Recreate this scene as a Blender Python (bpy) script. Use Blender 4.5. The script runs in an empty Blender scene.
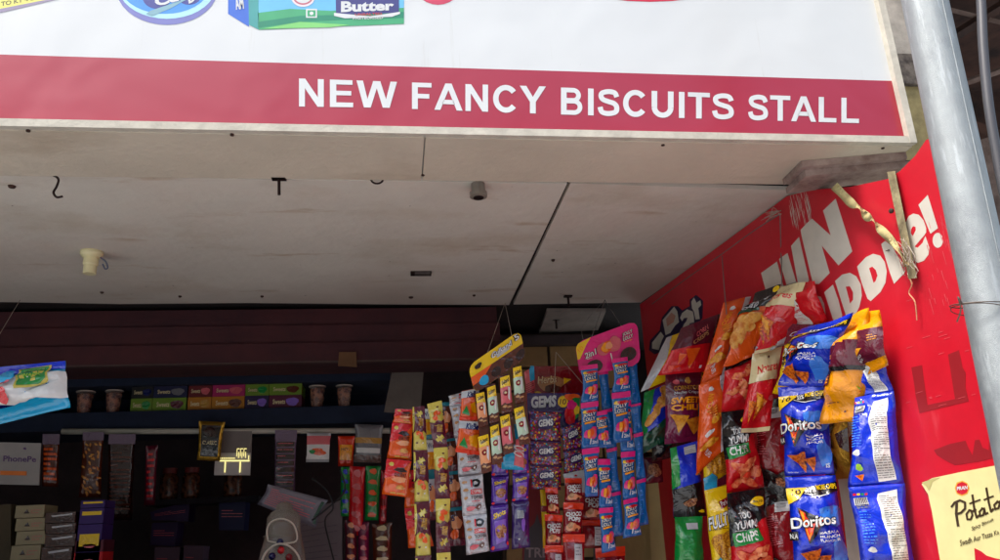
import bpy, bmesh, math, random
from mathutils import Vector, Matrix, noise
# ------------------------------------------------------------------ scene, camera
scn = bpy.context.scene
COL = scn.collection
F = 800.0
R_ = math.radians; rnd_ = round
up = Vector((-120, 2480, -800)).normalized()
dp = Vector((-105, -263, -800)); dp = (dp - up * dp.dot(up)).normalized()
rt = dp.cross(up)
M3 = Matrix((rt, dp, up))                    # camera space -> shop space (x along the front, y into the shop, z up)
EYE = Vector((0, 0, 1.6))
cd = bpy.data.cameras.new('camera'); cam = bpy.data.objects.new('camera', cd); COL.objects.link(cam)
cam.matrix_world = Matrix.Translation(EYE) @ M3.to_4x4()
cd.sensor_width = 36; cd.lens = 36 * F / 1000; cd.clip_start = .02; cd.clip_end = 300
scn.camera = cam

def ray(x, y): return (M3 @ Vector((x - 500, 280 - y, -F))).normalized()
def hit(x, y, p, n):
    d = ray(x, y); n = Vector(n); return EYE + d * ((Vector(p) - EYE).dot(n) / d.dot(n))
def at(x, y, Y): return hit(x, y, (0, Y, 0), (0, 1, 0))          # a point of a plane facing the street
ZC = 2.413                                                        # ceiling height
def ceil_at(x, y, z=ZC): return hit(x, y, (0, 0, z), (0, 0, 1))
WP = Vector((1.02, 1.757, 0)); WD = Vector((-.0979, .9952, 0)); WN = Vector((-.9952, -.0979, 0))   # the red side wall
def wall_at(x, y, off=0.0): return hit(x, y, WP + WN * off, WN)

# ------------------------------------------------------------------ materials
def lin(c): c = c / 255; return c / 12.92 if c <= .04045 else ((c + .055) / 1.055) ** 2.4
MATS = {}
def mat(name, rgb, kind='film', **k):
    key = name
    if key in MATS: return MATS[key]
    m = bpy.data.materials.new(name); m.use_nodes = True
    nt = m.node_tree; N = nt.nodes; L = nt.links; b = N['Principled BSDF']
    c = tuple(lin(x) for x in rgb) + (1,)
    b.inputs['Base Color'].default_value = c
    tc = N.new('ShaderNodeTexCoord')
    def nz(scale, detail=4, rough=.55, dist=0.0):
        n = N.new('ShaderNodeTexNoise'); n.inputs['Scale'].default_value = scale; n.inputs['Detail'].default_value = detail
        n.inputs['Roughness'].default_value = rough; n.inputs['Distortion'].default_value = dist
        L.new(tc.outputs['Object'], n.inputs['Vector']); return n
    def bump(n, st, d):
        bp = N.new('ShaderNodeBump'); bp.inputs['Strength'].default_value = st; bp.inputs['Distance'].default_value = d
        L.new(n.outputs[0], bp.inputs['Height']); L.new(bp.outputs[0], b.inputs['Normal'])
    def vary(n, amt, lo=.35, hi=.65, tint=None):
        r = N.new('ShaderNodeMapRange'); r.inputs[1].default_value = lo; r.inputs[2].default_value = hi
        L.new(n.outputs[0], r.inputs[0])
        mx = N.new('ShaderNodeMix'); mx.data_type = 'RGBA'
        d = tint and tuple(lin(x) for x in tint) or tuple(x * (1 - amt) for x in c[:3])
        mx.inputs[6].default_value = c; mx.inputs[7].default_value = tuple(d) + (1,)
        L.new(r.outputs[0], mx.inputs[0]); L.new(mx.outputs[2], b.inputs['Base Color']); return mx
    if kind == 'film':
        b.inputs['Roughness'].default_value = k.get('rough', .16); b.inputs['Specular IOR Level'].default_value = .9
        bump(nz(k.get('bs', 24), 3, .55, 1.2), .42, .010)
    elif kind == 'flex':
        b.inputs['Roughness'].default_value = .3; b.inputs['Specular IOR Level'].default_value = k.get('spec', .5); vary(nz(3, 4), .03)
        bump(nz(2.2, 3, .5, .5), .35, .03)
    elif kind == 'foil':
        b.inputs['Metallic'].default_value = k.get('metal', .75); b.inputs['Roughness'].default_value = .3
        bump(nz(60, 3, .6, 1.5), .7, .006)
    elif kind == 'paper':
        b.inputs['Roughness'].default_value = k.get('rough', .6); vary(nz(14, 5), .12)
        bump(nz(20, 3), .15, .004)
    elif kind == 'print':
        b.inputs['Roughness'].default_value = k.get('rough', .45); vary(nz(25, 5), .08)
    elif kind == 'food':
        b.inputs['Roughness'].default_value = .22; vary(nz(k.get('s', 220), 3), .6, .42, .62, k.get('tint'))
        bump(nz(24, 3, .55, 1.2), .42, .010)
    elif kind == 'rough':
        b.inputs['Roughness'].default_value = .85; vary(nz(k.get('s', 9), 8, .65), k.get('amt', .3), .35, .7, k.get('tint'))
        bump(nz(k.get('b', 60), 6), .35, .006)
    elif kind == 'metal':
        b.inputs['Metallic'].default_value = .7; b.inputs['Roughness'].default_value = .5; vary(nz(k.get('s', 18), 6), .3)
    elif kind == 'clear':
        b.inputs['Roughness'].default_value = .2; b.inputs['Transmission Weight'].default_value = .6; b.inputs['Alpha'].default_value = k.get('a', .14)
    elif kind == 'glow':
        b.inputs['Emission Color'].default_value = c; b.inputs['Emission Strength'].default_value = k.get('e', .8)
    if k.get('stains'):
        # patches of a second colour on top (grime on ceilings, scuffs on the vinyl)
        src = b.inputs['Base Color'].links[0].from_socket if b.inputs['Base Color'].links else None
        for (sc, lo, hi, col, st) in k['stains']:
            n = N.new('ShaderNodeTexNoise'); n.inputs['Scale'].default_value = sc; n.inputs['Detail'].default_value = 7; n.inputs['Roughness'].default_value = .62
            mp = N.new('ShaderNodeMapping'); mp.inputs['Scale'].default_value = st; mp.inputs['Location'].default_value = (sc, lo * 9, 3)
            L.new(tc.outputs['Object'], mp.inputs[0]); L.new(mp.outputs[0], n.inputs['Vector'])
            r = N.new('ShaderNodeMapRange'); r.inputs[1].default_value = lo; r.inputs[2].default_value = hi; L.new(n.outputs[0], r.inputs[0])
            mx = N.new('ShaderNodeMix'); mx.data_type = 'RGBA'
            if src: L.new(src, mx.inputs[6])
            else: mx.inputs[6].default_value = c
            mx.inputs[7].default_value = tuple(lin(x) for x in col) + (1,)
            L.new(r.outputs[0], mx.inputs[0]); L.new(mx.outputs[2], b.inputs['Base Color']); src = mx.outputs[2]
    MATS[key] = m; return m

C = {  # printed film colours
 'blue': (14, 50, 205), 'sky_blue': (60, 130, 235), 'navy': (12, 22, 90), 'black': (16, 14, 18), 'white': (232, 232, 230), 'grey': (120, 120, 125),
 'pale_grey': (196, 198, 202), 'yellow': (248, 205, 20), 'amber': (250, 160, 10), 'orange': (238, 92, 24), 'flame': (235, 60, 28), 'red': (215, 22, 34),
 'dark_red': (140, 12, 26), 'maroon': (92, 22, 44), 'brown': (92, 42, 26), 'dark_brown': (50, 22, 18), 'cream': (226, 208, 160), 'purple': (78, 36, 150),
 'dark_purple': (48, 22, 92), 'violet': (130, 90, 200), 'green': (20, 140, 60), 'dark_green': (12, 70, 48), 'lime': (150, 195, 40), 'teal': (30, 130, 150),
 'cyan': (30, 165, 215), 'jolly_blue': (10, 100, 175), 'pink': (236, 28, 130), 'rose': (220, 100, 110), 'peach': (240, 160, 110), 'wine': (120, 20, 70),
 'pale_yellow': (214, 194, 84), 'tan': (190, 140, 90), 'mint': (190, 215, 190), 'gold': (190, 140, 50), 'mid_grey': (92, 92, 96), 'lilac': (112, 90, 118)}
def film(c):
    if c == 'silver': return mat('silver_foil', (205, 206, 212), 'foil', metal=.35)
    if c == 'gold_foil': return mat('gold_foil', (215, 165, 60), 'foil', metal=.8)
    if c == 'crisp': return mat('crisp_print', (232, 170, 80), 'food', tint=(205, 120, 45), s=60)
    if c == 'tortilla': return mat('tortilla_print', (232, 120, 24), 'food', tint=(160, 60, 14), s=160)
    if c == 'curl': return mat('curl_print', (240, 140, 90), 'food', tint=(205, 60, 35), s=70)
    if c == 'gold_chip': return mat('gold_chip_print', (238, 165, 40), 'food', tint=(205, 120, 30), s=90)
    if c == 'noodle': return mat('noodle_print', (225, 165, 45), 'food', tint=(150, 85, 20), s=240)
    if c == 'nut': return mat('nut_print', (190, 130, 90), 'food', tint=(110, 60, 40), s=200)
    return mat(c + '_film', C[c], 'film')

# ------------------------------------------------------------------ objects
ORG = {}
def tag(o, label=None, cat=None, group=None, kind=None):
    if label: o['label'] = label
    if cat: o['category'] = cat
    if group: o['group'] = group
    if kind: o['kind'] = kind
    return o
def place(o, w, parent):
    COL.objects.link(o)
    if parent: o.parent = parent; o.location = Vector(w) - ORG[parent.name]
    else: o.location = w
    ORG[o.name] = Vector(w)
def empty(name, w, label, cat, group=None):
    o = bpy.data.objects.new(name, None); o.empty_display_size = .05; place(o, Vector(w), None); return tag(o, label, cat, group)
def mk(name, vs, fs, mats, fm=None, parent=None, smooth=False):
    vs = [Vector(v) for v in vs]
    c = sum(vs, Vector()) / len(vs)
    me = bpy.data.meshes.new(name)
    me.from_pydata([tuple(v - c) for v in vs], [], fs)
    if not isinstance(mats, (list, tuple)): mats = [mats]
    for m in mats: me.materials.append(m)
    if fm: me.polygons.foreach_set('material_index', fm)
    if smooth: me.polygons.foreach_set('use_smooth', [True] * len(me.polygons))
    me.update(); me.validate()
    o = bpy.data.objects.new(name, me); place(o, c, parent); return o

class Bag:      # gathers vertices, faces and materials for ONE mesh
    def __init__(s): s.v = []; s.f = []; s.m = []; s.mats = []
    def mi(s, m):
        if m not in s.mats: s.mats.append(m)
        return s.mats.index(m)
    def add(s, vs, fs, m):
        n = len(s.v); s.v += [Vector(v) for v in vs]; i = s.mi(m)
        for f in fs: s.f.append([n + k for k in f]); s.m.append(i)
        return s
    def hexa(s, q, m):      # q: 8 corners, 4 front + 4 back
        return s.add(q, [(0, 1, 2, 3), (7, 6, 5, 4), (0, 4, 5, 1), (1, 5, 6, 2), (2, 6, 7, 3), (3, 7, 4, 0)], m)
    def box(s, a, b, m):
        (x0, y0, z0), (x1, y1, z1) = a, b
        return s.hexa([(x0, y0, z1), (x1, y0, z1), (x1, y0, z0), (x0, y0, z0), (x0, y1, z1), (x1, y1, z1), (x1, y1, z0), (x0, y1, z0)], m)
    def tube(s, pts, r, m, n=8, cap=True):
        pts = [Vector(p) for p in pts]; rs = r if isinstance(r, list) else [r] * len(pts)
        vs = []; fs = []; ref = None
        for i, p in enumerate(pts):
            d = (pts[min(i + 1, len(pts) - 1)] - pts[max(i - 1, 0)]).normalized()
            if ref is None: ref = Vector((0, 1, 0)) if abs(d.y) < .8 else Vector((1, 0, 0))
            a = (ref - d * ref.dot(d)).normalized(); ref = a; b = d.cross(a)
            for k in range(n):
                t = 2 * math.pi * k / n; vs.append(p + (a * math.cos(t) + b * math.sin(t)) * rs[i])
        for i in range(len(pts) - 1):
            for k in range(n): fs.append((i * n + k, i * n + (k + 1) % n, (i + 1) * n + (k + 1) % n, (i + 1) * n + k))
        if cap: fs.append(tuple(range(n))[::-1]); fs.append(tuple((len(pts) - 1) * n + k for k in range(n)))
        return s.add(vs, fs, m)
    def lathe(s, base, prof, m, n=20, axis=(0, 0, 1)):
        ax = Vector(axis).normalized(); return s.tube([Vector(base) + ax * h for r, h in prof], [max(r, .0003) for r, h in prof], m, n)
    def build(s, name, parent=None, smooth=False): return mk(name, s.v, s.f, s.mats, s.m, parent, smooth)
def smooth_pts(pts, k=6):
    pts = [Vector(p) for p in pts]; out = []
    for i in range(len(pts) - 1):
        p0, p1, p2, p3 = pts[max(i - 1, 0)], pts[i], pts[i + 1], pts[min(i + 2, len(pts) - 1)]
        for j in range(k):
            t = j / k; out.append(.5 * ((2 * p1) + (p2 - p0) * t + (2 * p0 - 5 * p1 + 4 * p2 - p3) * t * t + (3 * p1 - p0 - 3 * p2 + p3) * t ** 3))
    return out + [pts[-1]]

# ------------------------------------------------------------------ lettering
TXT = {}
def letters(body, bold=.02, space=1.0):
    k = (body, bold, space)
    if k in TXT: return TXT[k]
    cu = bpy.data.curves.new('t', 'FONT'); cu.body = body; cu.offset = bold; cu.resolution_u = 3; cu.space_character = space; cu.space_line = .85
    o = bpy.data.objects.new('t', cu); COL.objects.link(o)
    dg = bpy.context.evaluated_depsgraph_get(); me = bpy.data.meshes.new_from_object(o.evaluated_get(dg))
    v = [(a.co.x, a.co.y) for a in me.vertices]; f = [tuple(p.vertices) for p in me.polygons]
    bpy.data.objects.remove(o); bpy.data.curves.remove(cu); bpy.data.meshes.remove(me)
    x0 = min(a for a, b in v); x1 = max(a for a, b in v); y0 = min(b for a, b in v); y1 = max(b for a, b in v)
    v = [((a - x0) / (x1 - x0), 1 - (b - y0) / (y1 - y0)) for a, b in v]
    TXT[k] = (v, f); return TXT[k]

# ------------------------------------------------------------------ printed artwork in (u,v), v running down
class Art:
    def __init__(s, asp=1.5, nu=10, nv=14): s.asp = asp; s.nu = nu; s.nv = nv; s.items = []; s.n = 0; s.c = None
    def _a(s, v, f, m): s.n += 1; s.items.append((v, f, m, s.n)); return s
    def poly(s, m, pts): return s._a([tuple(p) for p in pts], [tuple(range(len(pts)))], m)
    def rect(s, m, a, b, c, d): return s.poly(m, [(a, b), (c, b), (c, d), (a, d)])
    def text(s, m, body, u0, v0, u1, v1, rot=0, skew=0, bold=.02):
        V, Fc = letters(body, bold); cu, cv = (u0 + u1) / 2, (v0 + v1) / 2; w, h = u1 - u0, (v1 - v0) * s.asp
        cr, sr = math.cos(R_(rot)), math.sin(R_(rot)); out = []
        for a, b in V:
            x = (a - .5) * w + skew * (.5 - b) * h; y = (b - .5) * h
            out.append((cu + x * cr + y * sr, cv + (-x * sr + y * cr) / s.asp))
        return s._a(out, Fc, m)
    def otext(s, m, edge, body, u0, v0, u1, v1, rot=0, skew=0, grow=.05):
        s.text(edge, body, u0 - .015, v0 - .006, u1 + .015, v1 + .006, rot, skew, .02 + grow); return s.text(m, body, u0, v0, u1, v1, rot, skew, .02)
    def blob(s, m, cu, cv, ru, rv, seed=0, n=14, rough=.25, rot=0):
        rnd = random.Random(seed); ph = [rnd.uniform(0, 6.28) for _ in range(4)]; pts = []
        for k in range(n):
            t = 2 * math.pi * k / n; r = 1 + rough * (math.sin(2 * t + ph[0]) * .5 + math.sin(3 * t + ph[1]) * .4 + math.sin(5 * t + ph[2]) * .3)
            x, y = math.cos(t) * r * ru, math.sin(t) * r * rv * s.asp; a = R_(rot)
            pts.append((cu + x * math.cos(a) - y * math.sin(a), cv + (x * math.sin(a) + y * math.cos(a)) / s.asp))
        return s.poly(m, pts)
    def tri(s, m, *p): return s.poly(m, p)
    def lines(s, m, u0, v0, u1, v1, n, seed=0, th=.35):
        rnd = random.Random(seed); V = []; Fc = []
        for k in range(n):
            y = v0 + (v1 - v0) * (k + .5) / n; h = (v1 - v0) / n * th / 2; x = u0
            while x < u1 - .01:
                w = min(rnd.uniform(.03, .14) * (u1 - u0) * 3, u1 - x); i = len(V)
                V += [(x, y - h), (x + w, y - h), (x + w, y + h), (x, y + h)]; Fc.append((i, i + 1, i + 2, i + 3)); x += w + .015
                if rnd.random() < .12: break
        return s._a(V, Fc, m)
    def done(s):
        if s.c: return s.c
        bm = bmesh.new(); names = []
        for V, Fc, m, ly in s.items:
            if m not in names: names.append(m)
            mi = names.index(m); vs = [bm.verts.new((a, b, ly)) for a, b in V]
            for f in Fc:
                try: q = bm.faces.new([vs[k] for k in f]); q.material_index = mi
                except ValueError: pass
        big = [f for f in bm.faces if len(f.verts) > 4]
        if big: bmesh.ops.triangulate(bm, faces=big)
        for ax, n in ((0, s.nu), (1, s.nv)):
            for k in range(n + 1):
                co = [0, 0, 0]; co[ax] = k / n; no = [0, 0, 0]; no[ax] = 1
                bmesh.ops.bisect_plane(bm, geom=bm.verts[:] + bm.edges[:] + bm.faces[:], dist=1e-5, plane_co=co, plane_no=no, clear_inner=(k == 0), clear_outer=(k == n))
        bm.verts.index_update()
        s.c = ([tuple(v.co) for v in bm.verts], [([v.index for v in f.verts], f.material_index) for f in bm.faces], names)
        bm.free(); return s.c

def tone(name): return film(name) if isinstance(name, str) else name
CAMDIR = Vector((0, -1, .1))
def packet(name, q, T, art, base, parent=None, seed=0, seal=.07, pinch=.05, sway=0.0, wr=1.0, back=None, lay=.0004, off=.001, thick=None, widen=0, round=0):
    """A filled packet over four world corners q=(TL,TR,BR,BL); T how far it bulges."""
    rnd = random.Random(seed * 7 + 3); nu, nv = art.nu, art.nv
    if 'bag' in name and T > .011: T *= 1.75
    TL, TR, BR, BL = [Vector(p) for p in q]
    if widen: cx_ = (TL + TR) / 2; cy_ = (BL + BR) / 2; TL, TR, BL, BR = cx_ + (TL - cx_) * widen, cx_ + (TR - cx_) * widen, cy_ + (BL - cy_) * widen, cy_ + (BR - cy_) * widen
    W = ((TR - TL).length + (BR - BL).length) / 2; H = ((BL - TL).length + (BR - TR).length) / 2
    ph = [rnd.uniform(0, 40) for _ in range(6)]; kf = rnd.choice([2, 3, 3, 4]); s1, s2 = rnd.uniform(-1, 1), rnd.uniform(-1, 1)
    nrm = (TR - TL).cross(BL - TL).normalized()
    if nrm.dot(CAMDIR) < 0: nrm = -nrm
    ux = ((TR - TL) + (BR - BL)).normalized()
    def surf(u, v, side):
        e = min(1, max(0, (v - seal) / .22)) * min(1, max(0, (1 - seal - v) / .22)); e = e * e * (3 - 2 * e)
        mid = math.sin(math.pi * v)
        uu = .5 + (u - .5) * (1 - pinch * e)
        p = TL.lerp(TR, uu).lerp(BL.lerp(BR, uu), v)
        c = max(0, 4 * u * (1 - u)) ** .62
        h = T * e * c * (.55 + .45 * mid)
        fold = math.cos((u * kf + ph[0] + s1 * (v - .5)) * 2 * math.pi) * math.exp(-min(abs(v - seal), abs(1 - seal - v)) / .1)
        h += T * .11 * fold * c * wr
        n1 = noise.noise(Vector((u * 3 + ph[1], v * 4 + ph[2], side * 3.1)))
        n2 = abs(noise.noise(Vector((u * 5 + v * 4 * s2 + ph[3], v * 6 - u * 3 * s1 + ph[4], side * 1.7))))
        h += T * wr * c * (.22 * n1 - .55 * n2 * (.4 + e)) 
        p = p + ux * (sway * W * mid + .015 * W * noise.noise(Vector((v * 5, ph[5], 0))))
        p = p + nrm * (T * .35 * noise.noise(Vector((ph[5] + u * 1.5, v * 2.0, 5))))
        return p + nrm * (side * max(h, .0012 if c > 0 else 0) * (1 if side > 0 else .6))
    def flat(u, v, side):
        if round:
            dv = min(v, 1 - v) * H / round
            if dv < 1: ins = (1 - math.sqrt(1 - (1 - dv) ** 2)) * round / W; u = ins + u * (1 - 2 * ins)
        return TL.lerp(TR, u).lerp(BL.lerp(BR, u), v) + nrm * (0 if side > 0 else -thick)
    fn = flat if thick else surf
    Fg = [[fn(i / nu, j / nv, 1) for i in range(nu + 1)] for j in range(nv + 1)]
    B = Bag(); bm_ = tone(base); bk = tone(back) if back else bm_
    vs = [p for r in Fg for p in r]; n = len(vs); W1 = nu + 1
    vs += [fn(i / nu, j / nv, -1) for j in range(nv + 1) for i in range(nu + 1)]
    ff = [(j * W1 + i, j * W1 + i + 1, (j + 1) * W1 + i + 1, (j + 1) * W1 + i) for j in range(nv) for i in range(nu)]
    B.add(vs, ff, bm_)
    i2 = B.mi(bk)
    for f in ff: B.f.append([n + k for k in f][::-1]); B.m.append(i2)
    rim = [i for i in range(W1)] + [j * W1 + nu for j in range(1, nv + 1)] + [nv * W1 + i for i in range(nu - 1, -1, -1)] + [j * W1 for j in range(nv - 1, 0, -1)]
    for a, b in zip(rim, rim[1:] + rim[:1]): B.f.append([a, a + n, b + n, b]); B.m.append(0)
    # grid normals for the print
    def nrm_at(i, j):
        a = Fg[j][min(i + 1, nu)] - Fg[j][max(i - 1, 0)]; b = Fg[min(j + 1, nv)][i] - Fg[max(j - 1, 0)][i]
        k = a.cross(b); 
        if k.dot(nrm) < 0: k = -k
        return k.normalized() if k.length > 1e-12 else nrm
    if art.items:
        V, Fc, names = art.done(); idx = [B.mi(tone(x)) for x in names]; off0 = len(B.v); cache = {}
        for u, v, ly in V:
            x = min(max(u * nu, 0), nu - 1e-6); y = min(max(v * nv, 0), nv - 1e-6); i, j = int(x), int(y); fx, fy = x - i, y - j
            p = Fg[j][i].lerp(Fg[j][i + 1], fx).lerp(Fg[j + 1][i].lerp(Fg[j + 1][i + 1], fx), fy)
            if (i, j) not in cache: cache[(i, j)] = (nrm_at(i, j) + nrm_at(i + 1, j + 1) + nrm_at(i + 1, j) + nrm_at(i, j + 1)).normalized()
            if thick: k = nrm
            else:
                key = ('v', int(x * 1e4), int(y * 1e4))
                k = cache.get(key)
                if k is None:
                    a = nrm_at(i, j).lerp(nrm_at(i + 1, j), fx).lerp(nrm_at(i, j + 1).lerp(nrm_at(i + 1, j + 1), fx), fy); k = a.normalized(); cache[key] = k
            B.v.append(p + k * (off + ly * lay))
        for f, m in Fc: B.f.append([off0 + k for k in f]); B.m.append(idx[m])
    return B.build(name, parent, smooth=not thick)
def slab(name, q, thick, base, art=None, parent=None, **k):
    return packet(name, q, 0, art or Art(1, 1, 1), base, parent, thick=thick, **k)
def Q(Y, *pts):
    """four picture corners on a street-facing plane at depth Y (or one depth per corner)"""
    ys = Y if isinstance(Y, (list, tuple)) else [Y] * 4
    return [at(x, y, d) for (x, y), d in zip(pts, ys)]
def QW(Y, pts, mg):
    """as Q, but no corner comes nearer the red side wall than mg"""
    ys = Y if isinstance(Y, (list, tuple)) else [Y] * 4
    return [at(x, y, min(d, wall_at(x, y).y - mg)) for (x, y), d in zip(pts, ys)]
def flatprint(B, fn, m, pts, ly):      # a printed polygon on a flat surface; fn(x, y, off)
    B.add([fn(x, y, .0003 + ly * .00016) for x, y in pts], [tuple(range(len(pts)))], m)
def flattext(B, fn, m, body, quad, ly, bold=.02, space=1.0):
    V, Fc = letters(body, bold, space); (a, b), (c, d), (e, f), (g, h) = quad; vs = []
    for u, v in V:
        x = (a * (1 - u) + c * u) * (1 - v) + (g * (1 - u) + e * u) * v; y = (b * (1 - u) + d * u) * (1 - v) + (h * (1 - u) + f * u) * v
        vs.append(fn(x, y, .0003 + ly * .00016))
    B.add(vs, Fc, m)
# bold grotesque capitals for the signboard, drawn as outlines in a cap-height box (y down)
def _band(pts, t):
    out = []; n = len(pts)
    for i, (x, y) in enumerate(pts):
        a, b = pts[max(i - 1, 0)], pts[min(i + 1, n - 1)]; dx, dy = b[0] - a[0], b[1] - a[1]; l = math.hypot(dx, dy)
        out.append(((x - dy / l * t / 2, y + dx / l * t / 2), (x + dy / l * t / 2, y - dx / l * t / 2)))
    return [[out[i][0], out[i + 1][0], out[i + 1][1], out[i][1]] for i in range(n - 1)]
def _arc(cx, cy, rx, ry, a0, a1, n=14): return [(cx + rx * math.cos(R_(a0 + (a1 - a0) * k / n)), cy + ry * math.sin(R_(a0 + (a1 - a0) * k / n))) for k in range(n + 1)]
def glyph(ch):
    t = .205; rc = lambda a, b, c, d: [(a, b), (c, b), (c, d), (a, d)]
    if ch == 'N': w = .80; return .10, w, [[(0, 0), (.2, 0), (w - .19, .66), (w - .19, 0), (w, 0), (w, 1), (w - .2, 1), (.19, .34), (.19, 1), (0, 1)]]
    if ch == 'E': w = .75; return .10, w, [rc(0, 0, t, 1), rc(t, 0, w - .02, .17), rc(t, .40, w - .06, .565), rc(t, .83, w, 1)]
    if ch == 'F': w = .69; return .10, w, [rc(0, 0, t, 1), rc(t, 0, w, .17), rc(t, .42, w - .08, .59)]
    if ch == 'L': w = .70; return .10, w, [rc(0, 0, t, 1), rc(t, .83, w, 1)]
    if ch == 'T': w = .80; return .03, w, [rc(0, 0, w, .17), rc(w / 2 - t / 2, .17, w / 2 + t / 2, 1)]
    if ch == 'I': return .095, t, [rc(0, 0, t, 1)]
    if ch == 'W': w = 1.31; c = w / 2; return .01, w, [[(0, 0), (.21, 0), (.355, .68), (c - .115, 0), (c + .115, 0), (w - .355, .68), (w - .21, 0), (w, 0), (w - .24, 1), (w - .46, 1), (c, .27), (.46, 1), (.24, 1)]]
    if ch == 'A': w = 1.0; c = w / 2; return .0, w, [[(0, 1), (c - .11, 0), (c, 0), (c, .24), (.21, 1)], [(w, 1), (w - .21, 1), (c, .24), (c, 0), (c + .11, 0)], [(.345, .612), (w - .345, .612), (w - .275, .775), (.275, .775)]]
    if ch == 'Y': w = .93; c = w / 2; return .0, w, [[(0, 0), (.235, 0), (c, .40), (w - .235, 0), (w, 0), (c + t / 2, .58), (c + t / 2, 1), (c - t / 2, 1), (c - t / 2, .58)]]
    if ch == 'U': w = .80; h = t / 2; return .10, w, [rc(0, 0, t, .62), rc(w - t, 0, w, .62)] + _band([(w - h, .62)] + _arc(w / 2, .62, w / 2 - h, .295, 0, 180)[1:-1] + [(h, .62)], .2)
    if ch == 'C': w = .88; return .07, w, _band(_arc(.46, .5, .355, .415, -38, -322, 26), .195)
    if ch == 'S':
        P_ = smooth_pts([Vector((x, y, 0)) for x, y in ((.70, .285), (.62, .13), (.40, .088), (.17, .15), (.125, .27), (.20, .39), (.40, .465), (.60, .53), (.695, .66), (.66, .84), (.40, .915), (.16, .86), (.09, .675))], 5)
        return .05, .80, _band([(p.x, p.y) for p in P_], .185)
    if ch == 'B':
        h = .085; up_ = [(t, h), (.42, h)] + _arc(.44, .275, .20, .19, -90, 90, 12) + [(t, .465)]; lo = [(t, .465 + .03), (.46, .495)] + _arc(.48, .705, .215, .21, -90, 90, 12) + [(t, .915)]
        return .10, .79, [rc(0, 0, t, 1)] + _band(up_, .17) + [('low', q) for q in _band(lo, .17)]
def capword(B, fn, m, word, quad, ly):
    x = 0; pieces = []
    for i, ch in enumerate(word):
        sb, w, ps = glyph(ch)
        if i: x += sb
        for p in ps:
            low = 0
            if p[0] == 'low': p = p[1]; low = .3
            pieces.append(([(x + a, b_) for a, b_ in p], low))
        x += w + (sb if i < len(word) - 1 else 0)
    (a, b), (c, d), (e, f), (g, h) = quad
    for p, low in pieces:
        q = []
        for u, v in p: u /= x; q.append(((a * (1 - u) + c * u) * (1 - v) + (g * (1 - u) + e * u) * v, (b * (1 - u) + d * u) * (1 - v) + (h * (1 - u) + f * u) * v))
        flatprint(B, fn, m, q, ly + low)
def ribbon(B, fn, m, pts, w, ly):
    for k, (a, b) in enumerate(zip(pts, pts[1:])):
        dx, dy = b[0] - a[0], b[1] - a[1]; l = math.hypot(dx, dy) or 1; nx, ny = -dy / l * w / 2, dx / l * w / 2; ex, ey = dx / l * w * .3, dy / l * w * .3
        flatprint(B, fn, m, [(a[0] + nx - ex, a[1] + ny - ey), (b[0] + nx + ex, b[1] + ny + ey), (b[0] - nx + ex, b[1] - ny + ey), (a[0] - nx - ex, a[1] - ny - ey)], ly + k * .13)

# ================================================================== SETTING
mat_ground = mat('street_concrete', (184, 184, 182), 'rough', s=1.2, amt=.3)
Bag().add([(-120, -120, 0), (120, -120, 0), (120, 120, 0), (-120, 120, 0)], [(0, 1, 2, 3)], mat_ground).build('ground')
tag(bpy.data.objects['ground'], kind='structure')
b = Bag(); b.box((-2.4, 1.0, .004), (1.15, 4.6, .14), mat('shop_floor_cement', (92, 86, 80), 'rough')); tag(b.build('shop_floor'), kind='structure')

# --- ceiling
m_ceil = mat('ceiling_board', (218, 213, 202), 'rough', s=2.2, amt=.12, b=30, stains=[(2.2, .55, .9, (180, 162, 138), (1, 1.6, 1)), (5, .6, .74, (176, 152, 122), (.5, 2, 1)), (.9, .5, .7, (196, 190, 178), (1, 1, 1)), (38, .69, .75, (62, 48, 42), (1, 1, 1)), (1.1, .55, .8, (212, 196, 184), (1, 1, 1))])
m_seam = mat('ceiling_gap', (30, 22, 22), 'rough')
root = empty('ceiling', (-.5, 2.2, ZC), 'pale painted board ceiling of the stall with a dark slanting joint', 'ceiling')
pa = [ceil_at(-160, 173), ceil_at(567, 184), ceil_at(509, 305), ceil_at(400, 304.5), ceil_at(250, 303), ceil_at(120, 304), ceil_at(0, 302), ceil_at(-260, 301)]
def plate(name, pts, th, m, parent, dz=0):
    lo = [p + Vector((0, 0, dz)) for p in pts]; hi = [p + Vector((0, 0, dz + th)) for p in pts]; n = len(pts)
    return mk(name, lo + hi, [tuple(range(n)), tuple(range(2 * n - 1, n - 1, -1))] + [(i, n + i, n + (i + 1) % n, (i + 1) % n) for i in range(n)], m, None, parent)
plate('ceiling_board', pa, .012, m_ceil, root)
pb = [ceil_at(570.5, 184.3), ceil_at(812, 192), ceil_at(700, 262), ceil_at(641, 303), ceil_at(513.5, 305)]
plate('ceiling_board', pb, .012, m_ceil, root, .002)
b = Bag(); b.box((-2.6, 1.69, ZC + .016), (1.35, 4.6, ZC + .05), m_seam); b.build('backing', root)

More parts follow.
